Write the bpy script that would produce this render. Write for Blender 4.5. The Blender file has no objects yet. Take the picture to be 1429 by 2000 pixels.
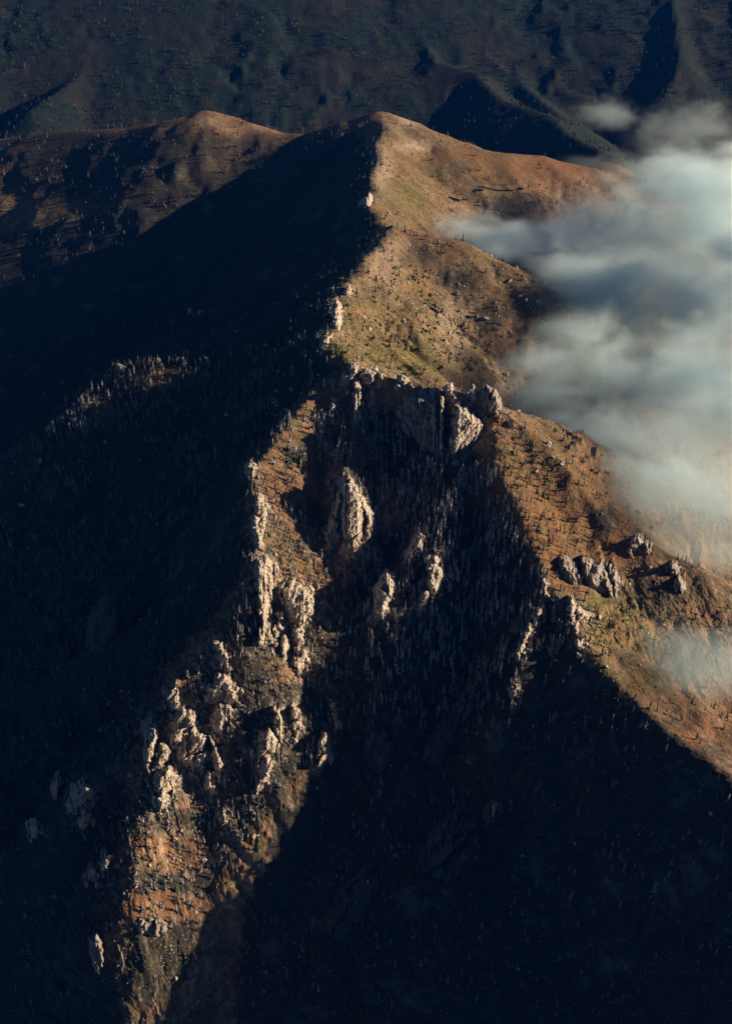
import bpy, math, random
import numpy as np
from mathutils import Vector

random.seed(7)
RNG = np.random.default_rng(11)
S = bpy.context.scene
COL = S.collection

# ------------------------------------------------------------------ camera
F = 2000.0                      # focal length for a frame 2000 high, 1429 wide
PITCH = math.radians(36.0)
cam_d = bpy.data.cameras.new('camera')
cam_d.sensor_fit = 'VERTICAL'
cam_d.sensor_height = 24.0
cam_d.lens = 24.0 * F / 2000.0
cam_d.clip_start = 5.0
cam_d.clip_end = 60000.0
cam = bpy.data.objects.new('camera', cam_d)
COL.objects.link(cam)
cam.location = (0, 0, 0)
cam.rotation_euler = (math.pi / 2 - PITCH, 0, 0)
S.camera = cam

# ------------------------------------------------------------------ sky, sun, exposure
SUN_EL = math.radians(16.0)
SUN_AZ = math.radians(-5.0)     # how far the sun stands on the camera's side of due right
SUN_DIR = Vector((math.cos(SUN_EL) * math.cos(SUN_AZ), -math.cos(SUN_EL) * math.sin(SUN_AZ), math.sin(SUN_EL)))
w = bpy.data.worlds.new('World')
S.world = w
w.use_nodes = True
nt = w.node_tree
nt.nodes.clear()
sky = nt.nodes.new('ShaderNodeTexSky')
sky.sky_type = 'NISHITA'
sky.sun_disc = False
sky.sun_elevation = SUN_EL
sky.sun_rotation = math.atan2(SUN_DIR.x, SUN_DIR.y)
sky.altitude = 2500
sky.ozone_density = 4.0
bg = nt.nodes.new('ShaderNodeBackground')
bg.inputs['Strength'].default_value = 0.026
wo = nt.nodes.new('ShaderNodeOutputWorld')
nt.links.new(sky.outputs[0], bg.inputs[0])
nt.links.new(bg.outputs[0], wo.inputs[0])
sun_d = bpy.data.lights.new('sun', 'SUN')
sun_d.energy = 5.0
sun_d.angle = math.radians(0.5)
sun_d.color = (1.0, 0.80, 0.56)
sun = bpy.data.objects.new('sun', sun_d)
COL.objects.link(sun)
sun.rotation_euler = SUN_DIR.to_track_quat('Z', 'Y').to_euler()
S.view_settings.view_transform = 'Standard'
S.view_settings.look = 'None'
S.view_settings.exposure = 0.9
S.view_settings.gamma = 1.0
S.view_settings.use_curve_mapping = False
S.render.engine = 'CYCLES'
S.cycles.volume_bounces = 5
S.cycles.max_bounces = 6
S.cycles.use_adaptive_sampling = True
S.cycles.adaptive_threshold = 0.006
S.cycles.use_denoising = True
S.cycles.diffuse_bounces = 1

# ------------------------------------------------------------------ noise
def _hash(ix, iy, seed):
    h = (ix.astype(np.int64) * 374761393 + iy.astype(np.int64) * 668265263 + seed * 974634777) & 0xFFFFFFFF
    h = ((h ^ (h >> 13)) * 1274126177) & 0xFFFFFFFF
    h = ((h ^ (h >> 16)) * 2246822519) & 0xFFFFFFFF
    return (h ^ (h >> 15)) & 0xFFFFFFFF

def gnoise(x, y, seed=0):
    ix = np.floor(x); iy = np.floor(y)
    fx = x - ix; fy = y - iy
    ix = ix.astype(np.int64); iy = iy.astype(np.int64)
    ux = fx * fx * fx * (fx * (fx * 6 - 15) + 10); uy = fy * fy * fy * (fy * (fy * 6 - 15) + 10)
    def g(ox, oy):
        a = _hash(ix + ox, iy + oy, seed).astype(np.float64) * (2 * math.pi / 4294967296.0)
        return np.cos(a) * (fx - ox) + np.sin(a) * (fy - oy)
    a = g(0, 0); b = g(1, 0); c = g(0, 1); d = g(1, 1)
    return ((a + (b - a) * ux) * (1 - uy) + (c + (d - c) * ux) * uy) * 1.5

def fbm(x, y, octaves, seed=0, gain=0.5, lac=2.03):
    s = np.zeros_like(x); a = 1.0
    for k in range(octaves):
        s += a * gnoise(x, y, seed + k * 17); x = x * lac + 3.1; y = y * lac + 1.7; a *= gain
    return s

def ridged(x, y, octaves, seed=0, gain=0.5):
    s = np.zeros_like(x); a = 1.0
    for k in range(octaves):
        s += a * (1 - 2 * np.abs(gnoise(x, y, seed + k * 13))); x = x * 2.1 + 5.3; y = y * 2.1 + 2.9; a *= gain
    return s

def sstep(a, b, x):
    t = np.clip((x - a) / (b - a), 0, 1)
    return t * t * (3 - 2 * t)

# ------------------------------------------------------------------ sight lines (image of 1429 x 2000) to places
CP, SP = math.cos(PITCH), math.sin(PITCH)
def ray(u, v):
    dx = (u - 714.5) / F; dy = (1000.0 - v) / F
    return dx, CP + dy * SP, -SP + dy * CP
def at_z(u, v, z):
    x, y, q = ray(u, v)
    if z > 0: z = z * q / math.hypot(x, y)        # a distance over the ground was given
    k = z / q
    return np.array((x * k, y * k, z))
def to_px(x, y, z):
    d = y * CP - z * SP
    up = y * SP + z * CP
    return 714.5 + F * x / d, 1000.0 - F * up / d

# ------------------------------------------------------------------ the lie of the land: crests and the fall of their flanks
# each crest: points (u, v, height), then fall to the left and right of its course, gully strength
RIDGES = [
    dict(p=[(742, 222, -880), (756, 252, -889), (736, 282, -898), (744, 306, -904), (726, 345, -916), (734, 372, -922), (722, 396, -930), (752, 446, -938)], l=.62, r=.60, g=6, k=16),
    dict(p=[(768, 444, -915), (742, 486, -912), (718, 502, -908), (702, 530, -905), (680, 548, -906), (655, 590, -900), (640, 655, -905), (690, 716, -905)], l=.72, r=.56, g=15, k=14),
    dict(p=[(752, 446, -938), (768, 444, -915)], l=.7, r=.55, g=5),
    # left branch down to the valley
    dict(p=[(690, 716, -905), (622, 750, -922), (560, 832, -942), (500, 915, -957), (500, 985, -962), (497, 1100, -990)], l=.80, r=1.15, g=18, cap=1.8),
    dict(p=[(497, 1100, -990), (475, 1225, -1024), (420, 1262, -1048), (338, 1345, -1084), (295, 1430, -1122), (272, 1600, -1203),
            (255, 1730, -1268), (272, 1850, -1333), (290, 2000, -1412), (300, 2200, -1600)], l=1.6, r=1.15, g=14),
    # right branch; its unseen lower end is raised to shade the spur's foot
    dict(p=[(690, 716, -905), (790, 750, -905), (885, 768, -900), (965, 792, -912)], l=.75, r=1.25, g=6),
    dict(p=[(965, 792, -912), (975, 900, -945), (1020, 1010, -976), (1062, 1120, -1008), (1122, 1230, -1049),
            (1212, 1335, -1086), (1300, 1420, -1112), (1429, 1520, -1135), (1600, 1660, -1150), (1900, 1900, -1190), (2200, 2150, -1260)], l=.62, r=1.05, g=15),
    # spurs falling to the right of the crest
    dict(p=[(768, 444, -915), (900, 472, -950), (1000, 522, -1000), (1110, 605, -1085), (1240, 690, -1185), (1429, 790, -1320), (1700, 920, -1500)], l=.75, r=.50, g=8, k=16),
    dict(p=[(965, 792, -912), (1040, 850, -942), (1110, 922, -978), (1185, 1022, -1026), (1262, 1066, -1052), (1359, 1110, -1088), (1500, 1180, -1160), (1800, 1300, -1330)], l=.85, r=.55, g=6),
    dict(p=[(1212, 1335, -1092), (1290, 1364, -1112), (1359, 1388, -1134), (1500, 1440, -1190), (1800, 1560, -1360)], l=.8, r=1.0, g=6),
    dict(p=[(742, 222, -880), (800, 247, -905), (860, 276, -935), (960, 297, -970), (1050, 306, -1000), (1150, 330, -1040), (1260, 352, -1090), (1429, 400, -1180), (1800, 520, -1400)], l=.62, r=.42, g=6, k=40),
    # ribs in the bowl between the branches
    dict(p=[(690, 790, -952), (668, 888, -970), (688, 955, -984), (690, 1050, -1018), (672, 1180, -1095), (650, 1300, -1185)], l=1.5, r=1.25, g=5),
    dict(p=[(905, 905, -975), (858, 1040, -1006), (832, 1110, -1026), (745, 1180, -1058), (715, 1300, -1150)], l=1.15, r=1.0, g=5),
    dict(p=[(1062, 1120, -1008), (1048, 1200, -1042), (1018, 1265, -1066), (998, 1350, -1114), (960, 1580, -1285), (930, 1800, -1430)], l=1.2, r=1.2, g=6),
    # spurs on the shaded side
    dict(p=[(655, 590, -900), (520, 660, -945), (400, 700, -966), (300, 712, -972), (235, 722, -984), (150, 800, -1036), (68, 868, -1088), (-100, 960, -1220), (-400, 1100, -1450)], l=.85, r=.85, g=8),
    dict(p=[(497, 1100, -990), (380, 1160, -1060), (230, 1240, -1150), (60, 1340, -1280), (-200, 1500, -1480)], l=1.7, r=.9, g=10),
    dict(p=[(295, 1430, -1122), (200, 1510, -1178), (160, 1572, -1214), (118, 1600, -1250), (30, 1660, -1330), (-150, 1800, -1500)], l=1.5, r=1.1, g=8),
    dict(p=[(258, 1690, -1248), (206, 1688, -1260), (178, 1712, -1278), (120, 1770, -1350)], l=1.6, r=1.3, g=3),
    # hills behind
    dict(p=[(742, 222, -880), (680, 240, -905), (600, 264, -945), (540, 263, -950), (480, 242, -935), (400, 219, -905), (330, 236, -930), (250, 250, -958), (68, 262, -1000), (-200, 300, -1080)], l=.40, r=.50, g=9, lam=170, k=40),
    dict(p=[(400, 219, -905), (330, 300, -990), (230, 370, -1070), (80, 440, -1150), (-100, 520, -1260)], l=.5, r=.5, g=9, lam=170, k=40),
    # the mountain across the far valley
    dict(p=[(-900, -90, 6000), (0, -90, 5800), (500, -110, 5700), (1000, -90, 5800), (1429, -80, 5900), (2200, -90, 6200)], l=.5, r=.36, g=12, lam=260),
    dict(p=[(330, -90, 5750), (220, 60, 5100), (140, 160, 4700), (60, 215, 4450)], l=.45, r=.45, g=8, lam=190),
    dict(p=[(780, -100, 5700), (815, 60, 5050), (850, 118, 4800), (925, 140, 4720), (975, 192, 4470), (1075, 226, 4270), (1110, 262, 4120), (1190, 300, 3950)], l=.5, r=.42, g=8, lam=190),
    dict(p=[(560, -110, 5700), (480, 70, 5050), (400, 140, 4800), (450, 190, 4550)], l=.42, r=.42, g=8, lam=190),
    dict(p=[(1050, -90, 5800), (995, 72, 5150), (1015, 160, 4750), (1110, 240, 4400)], l=.48, r=.42, g=8, lam=190),
    dict(p=[(1300, -85, 5850), (1330, 120, 4950), (1280, 220, 4550)], l=.40, r=.40, g=8, lam=190),
]
FLOOR = -1750.0

def fall(d, k):
    return np.sqrt(d * d + k * k) - k

def macro(x, y):
    H = None
    w1 = fbm(x / 260, y / 260, 3, 5) * 26; w2 = fbm(x / 260 + 9, y / 260 - 4, 3, 8) * 26
    xw = x + w1 * .55; yw = y + w2 * .55
    wn = fbm(x / 150, y / 150, 2, 31)
    for k, r in enumerate(RIDGES):
        P = np.array(r['raw'], float) if 'raw' in r else np.array([at_z(*q) for q in r['p']])
        h = np.full(x.shape, -1e9)
        dm = np.full(x.shape, 1e9)
        for a, b in zip(P[:-1], P[1:]):
            ex, ey = b[0] - a[0], b[1] - a[1]
            L2 = ex * ex + ey * ey; L = math.sqrt(L2)
            # warp fades at the crest so that the crest stays on its course
            t0 = np.clip(((x - a[0]) * ex + (y - a[1]) * ey) / L2, 0, 1)
            d0 = np.hypot(x - a[0] - t0 * ex, y - a[1] - t0 * ey)
            f = np.clip(d0 / 160, 0.28, 1)
            px = x + (xw - x) * f; py = y + (yw - y) * f
            t = np.clip(((px - a[0]) * ex + (py - a[1]) * ey) / L2, 0, 1)
            qx = px - a[0] - t * ex; qy = py - a[1] - t * ey
            d = np.hypot(qx, qy)
            side = (ex * qy - ey * qx) / (L * (d + 1e-6))      # +1 left of the course
            s = r['r'] + (r['l'] - r['r']) * (side * .5 + .5)
            if 'cap' in r: s = np.where((t <= 0) | (t >= 1), s + np.maximum(r['cap'] - s, 0) * (1 - np.abs(side)), s)
            z = a[2] + (b[2] - a[2]) * t - s * fall(d, r.get('k', 7.0))
            up = z > h
            h = np.where(up, z, h); dm = np.where(up, d, dm)
        tx, ty = P[-1][0] - P[0][0], P[-1][1] - P[0][1]
        tl = math.hypot(tx, ty); tx /= tl; ty /= tl
        al = x * tx + y * ty; pe = -x * ty + y * tx
        amp = r['g'] * np.clip(dm / 140, 0.0, 1.2)
        lam = r.get('lam', 55 + r['g'] * 2.2)
        rib = ridged(al / lam + wn * (.9 if lam < 150 else .5), pe / (lam * 4.5), 3 if lam < 150 else 2, 50 + k, .55 if lam < 150 else .35) - .55
        h = h + amp * rib * .8
        if H is None: H = h
        else:
            kk = 9.0
            m = np.clip(.5 + .5 * (H - h) / kk, 0, 1)
            H = h + (H - h) * m + kk * m * (1 - m)
    kk = 60.0
    fl = FLOOR + 30 * fbm(x / 300, y / 300, 3, 77)
    m = np.clip(.5 + .5 * (H - fl) / kk, 0, 1)
    return fl + (H - fl) * m + kk * m * (1 - m)

# grid of the land: bearing by range, finer near
NB = 801
BEAR = np.radians(np.linspace(-44.5, 44.5, NB))
RNGS = [560.0]
while RNGS[-1] < 7600:
    q = RNGS[-1]
    RNGS.append(q + (2.2 if q < 1750 else 2.2 + (q - 1750) * .0036 if q < 3950 else 18.0))
RNGS = np.array(RNGS); NR = len(RNGS)
B2, R2 = np.meshgrid(BEAR, RNGS, indexing='ij')
GX = R2 * np.sin(B2); GY = R2 * np.cos(B2)
# coarse pass, then spread to the full grid
bi = np.unique(np.append(np.arange(0, NB, 3), NB - 1)); ri = np.unique(np.concatenate([np.arange(0, 560, 3), np.arange(560, NR, 2), [NR - 1]]))
HC = macro(GX[np.ix_(bi, ri)], GY[np.ix_(bi, ri)])
def spread2(A, bi, ri):
    k = np.searchsorted(ri, np.arange(NR), 'right') - 1; k = np.clip(k, 0, len(ri) - 2)
    t = (np.arange(NR) - ri[k]) / (ri[k + 1] - ri[k])
    A = A[:, k] * (1 - t) + A[:, k + 1] * t
    k = np.searchsorted(bi, np.arange(NB), 'right') - 1; k = np.clip(k, 0, len(bi) - 2)
    t = ((np.arange(NB) - bi[k]) / (bi[k + 1] - bi[k]))[:, None]
    return A[k] * (1 - t) + A[k + 1] * t
H0 = spread2(HC, bi, ri)
far_f = np.clip((R2 - 1700) / 2500, 0, 1)
H0 += (fbm(GX / 85, GY / 85, 3, 3) * 3.5 + fbm(GX / 36, GY / 36, 2, 12) * 2.0 + fbm(GX / 22, GY / 22, 3, 4) * 1.1) * (1 - .75 * np.clip(far_f * 1.5, 0, 1))
H0 += far_f * fbm(GX / 300, GY / 500, 3, 6) * 2
H = H0

def sample(A, x, y):
    b = np.arctan2(x, y); r = np.hypot(x, y)
    fb = np.clip((b - BEAR[0]) / (BEAR[1] - BEAR[0]), 0, NB - 1.001); ib = fb.astype(int); tb = fb - ib
    ir = np.clip(np.searchsorted(RNGS, r) - 1, 0, NR - 2); tr = np.clip((r - RNGS[ir]) / (RNGS[ir + 1] - RNGS[ir]), 0, 1)
    return (A[ib, ir] * (1 - tr) + A[ib, ir + 1] * tr) * (1 - tb) + (A[ib + 1, ir] * (1 - tr) + A[ib + 1, ir + 1] * tr) * tb

def strike(u, v, A=None):
    """where the sight lines (u, v) first meet the ground"""
    A = H if A is None else A
    u = np.atleast_1d(np.asarray(u, float)); v = np.atleast_1d(np.asarray(v, float))
    x, y, q = ray(u, v)
    g = np.hypot(x, y); tanel = q / g
    b = np.arctan2(x, y)
    fb = np.clip((b - BEAR[0]) / (BEAR[1] - BEAR[0]), 0, NB - 1.001); ib = fb.astype(int); tb = (fb - ib)[:, None]
    out = np.empty(len(u))
    for s in range(0, len(u), 4000):
        e = slice(s, s + 4000)
        col = A[ib[e]] * (1 - tb[e]) + A[ib[e] + 1] * tb[e]
        diff = col - RNGS[None, :] * tanel[e][:, None]
        hit = diff > 0
        k = np.clip(hit.argmax(1), 1, NR - 1)
        n = np.arange(len(k))
        d0 = diff[n, k - 1]; d1 = diff[n, k]
        t = np.clip(-d0 / (d1 - d0 + 1e-9), 0, 1)
        out[e] = np.where(hit.any(1), RNGS[k - 1] + t * (RNGS[k] - RNGS[k - 1]), RNGS[-1])
    X = out * np.sin(b); Y = out * np.cos(b)
    return X, Y, out * tanel

def mesh_grid(name, X, Y, Z, rows, smooth=True):
    X = X[:, rows]; Y = Y[:, rows]; Z = Z[:, rows]
    n, m = X.shape
    me = bpy.data.meshes.new(name)
    co = np.stack([X, Y, Z], -1).reshape(-1, 3).astype(np.float32)
    i = np.arange((n - 1) * (m - 1)); a = (i // (m - 1)) * m + i % (m - 1)
    quads = np.stack([a, a + m, a + m + 1, a + 1], 1)[:, ::-1].astype(np.int32)
    if not smooth: smooth = np.hypot(co[quads[:, 0], 0], co[quads[:, 0], 1]) > 1900
    return build_mesh(me, co, quads, smooth)

def build_mesh(me, co, faces, smooth=True):
    nf, k = faces.shape
    me.vertices.add(len(co)); me.vertices.foreach_set('co', np.ascontiguousarray(co, np.float32).ravel())
    me.loops.add(nf * k); me.loops.foreach_set('vertex_index', np.ascontiguousarray(faces, np.int32).ravel())
    me.polygons.add(nf); me.polygons.foreach_set('loop_start', np.arange(0, nf * k, k, dtype=np.int32))
    me.polygons.foreach_set('use_smooth', np.full(nf, smooth) if np.isscalar(smooth) else smooth)
    me.update(calc_edges=True)
    return me

def link(name, me, mat=None, parent=None, loc=None):
    o = bpy.data.objects.new(name, me)
    COL.objects.link(o)
    if mat is not None and me is not None and not me.materials: me.materials.append(mat)
    if parent is not None: o.parent = parent
    if loc is not None: o.location = loc
    return o

def tag(o, label=None, cat=None, group=None, kind=None):
    if label: o['label'] = label
    if cat: o['category'] = cat
    if group: o['group'] = group
    if kind: o['kind'] = kind
    return o


# ------------------------------------------------------------------ patches of ground cover and painted shade, laid out as blurred outlines
MS = .25; MU0, MV0 = -500, -300
MW, MH = int(2429 * MS), int(2800 * MS)
def inside(poly, u, v):
    c = np.zeros(u.shape, bool)
    n = len(poly)
    for i in range(n):
        x0, y0 = poly[i]; x1, y1 = poly[(i + 1) % n]
        if y0 == y1: continue
        cross = ((y0 > v) != (y1 > v)) & (u < (x1 - x0) * (v - y0) / (y1 - y0) + x0)
        c ^= cross
    return c
def blur(A, r):
    for ax in (0, 1):
        for _ in range(2):
            k = np.ones(2 * r + 1) / (2 * r + 1)
            A = np.apply_along_axis(lambda q: np.convolve(np.pad(q, r, 'edge'), k, 'valid'), ax, A)
    return A
MV, MU = np.meshgrid(np.arange(MH) / MS + MV0, np.arange(MW) / MS + MU0, indexing='ij')
def patches(polys=(), spots=(), r=3):
    A = np.zeros((MH, MW))
    for p in polys: A[inside(p, MU, MV)] = 1
    A = blur(A, r)
    for (cu, cv, ru, rv, k) in spots:
        A = np.maximum(A, k * np.exp(-(((MU - cu) / ru) ** 2 + ((MV - cv) / rv) ** 2)))
    return A
def look(A, u, v):
    i = np.clip(((v - MV0) * MS).astype(int), 0, MH - 1); j = np.clip(((u - MU0) * MS).astype(int), 0, MW - 1)
    return A[i, j]
BURNT_SHADE = patches(polys=[  # burnt ground plus painted shade, outlined along the cast shadow edge
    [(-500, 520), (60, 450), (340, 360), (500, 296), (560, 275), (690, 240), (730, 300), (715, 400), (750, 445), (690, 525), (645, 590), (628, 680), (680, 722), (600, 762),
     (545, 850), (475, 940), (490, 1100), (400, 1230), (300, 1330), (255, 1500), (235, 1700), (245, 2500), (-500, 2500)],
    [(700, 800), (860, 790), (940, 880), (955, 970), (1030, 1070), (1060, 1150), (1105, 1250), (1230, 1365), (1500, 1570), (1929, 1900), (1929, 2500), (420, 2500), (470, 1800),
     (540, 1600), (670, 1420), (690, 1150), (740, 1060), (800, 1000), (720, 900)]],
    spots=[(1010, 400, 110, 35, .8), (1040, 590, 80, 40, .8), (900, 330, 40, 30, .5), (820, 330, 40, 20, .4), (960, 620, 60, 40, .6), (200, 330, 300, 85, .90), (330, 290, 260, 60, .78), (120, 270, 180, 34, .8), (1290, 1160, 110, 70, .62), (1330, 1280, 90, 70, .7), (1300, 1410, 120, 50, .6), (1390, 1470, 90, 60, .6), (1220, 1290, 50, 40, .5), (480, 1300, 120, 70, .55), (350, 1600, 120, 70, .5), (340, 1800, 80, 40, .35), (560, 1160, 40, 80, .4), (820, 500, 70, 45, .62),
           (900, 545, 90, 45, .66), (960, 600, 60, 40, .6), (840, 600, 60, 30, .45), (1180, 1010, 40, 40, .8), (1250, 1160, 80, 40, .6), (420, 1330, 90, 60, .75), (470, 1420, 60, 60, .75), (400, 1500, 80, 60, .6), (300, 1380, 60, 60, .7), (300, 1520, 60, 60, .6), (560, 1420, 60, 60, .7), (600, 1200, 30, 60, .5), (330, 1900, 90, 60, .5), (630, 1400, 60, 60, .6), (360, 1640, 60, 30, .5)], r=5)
SPUR_BRUSH_SHADE = patches(polys=[[(470, 1190), (640, 1150), (690, 1200), (680, 1420), (540, 1580), (430, 1720), (360, 1950), (230, 2000), (240, 1600), (280, 1420), (400, 1250)]], r=9) * .85  # spur brush, plus shade painted between the crags and toward the foot
SPUR_BRUSH_SHADE *= 1 - patches(spots=[(335, 1660, 70, 45, 1), (310, 1772, 75, 34, 1), (560, 1305, 45, 40, .8), (620, 1230, 30, 50, .7), (365, 1560, 40, 30, .7), (470, 1290, 30, 20, .6)])
BURNT_SHADE = np.maximum(BURNT_SHADE, SPUR_BRUSH_SHADE)
BURNT_SHADE *= 1 - patches(spots=[(290, 740, 90, 28, .75), (190, 800, 60, 40, .6), (620, 862, 85, 45, .6), (900, 965, 80, 70, .5), (760, 960, 50, 50, .3)])
GRASS = patches(spots=[(790, 385, 70, 50, .9), (840, 330, 70, 50, .7), (770, 690, 160, 55, .8), (720, 600, 90, 60, .6), (1080, 960, 120, 110, .35), (1190, 1225, 130, 60, .8), (570, 1065, 60, 45, .7),
                       (625, 1230, 60, 60, .6), (400, 1450, 70, 110, .5), (780, 255, 60, 22, .6), (300, 1830, 50, 40, .7), (1060, 900, 60, 60, .5), (230, 330, 200, 70, .7), (880, 560, 160, 60, .5), (700, 660, 40, 60, .7), (940, 330, 80, 40, .5), (1120, 1020, 60, 60, .4), (1010, 900, 50, 50, .5), (1170, 1200, 90, 60, .9), (790, 700, 120, 40, 1.0), (1260, 1320, 50, 40, .6)])
RED = patches(spots=[(1060, 325, 140, 32, 1), (960, 310, 90, 22, .7), (535, 965, 45, 40, 1), (965, 985, 70, 70, .8), (310, 1772, 80, 32, 1.3), (330, 1680, 90, 60, .55), (680, 905, 35, 35, .9),
                     (460, 245, 80, 25, .8), (340, 240, 100, 20, .6), (570, 1330, 70, 60, .6), (600, 1080, 40, 40, .7), (1100, 1110, 50, 30, .7), (1075, 985, 110, 110, .8), (1190, 1070, 60, 60, .7), (1320, 1430, 90, 50, .8), (880, 300, 90, 30, .6), (840, 520, 60, 50, .4), (590, 780, 60, 30, .5), (280, 720, 70, 25, .7)])
PALE = patches(spots=[(742, 325, 18, 40, 1), (815, 282, 35, 12, 1), (735, 500, 55, 50, .55), (790, 235, 25, 20, .6), (945, 420, 50, 22, .9), (880, 640, 30, 60, .5), (1020, 760, 40, 30, .5), (400, 235, 30, 12, .6), (470, 250, 60, 8, .5)])
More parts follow.
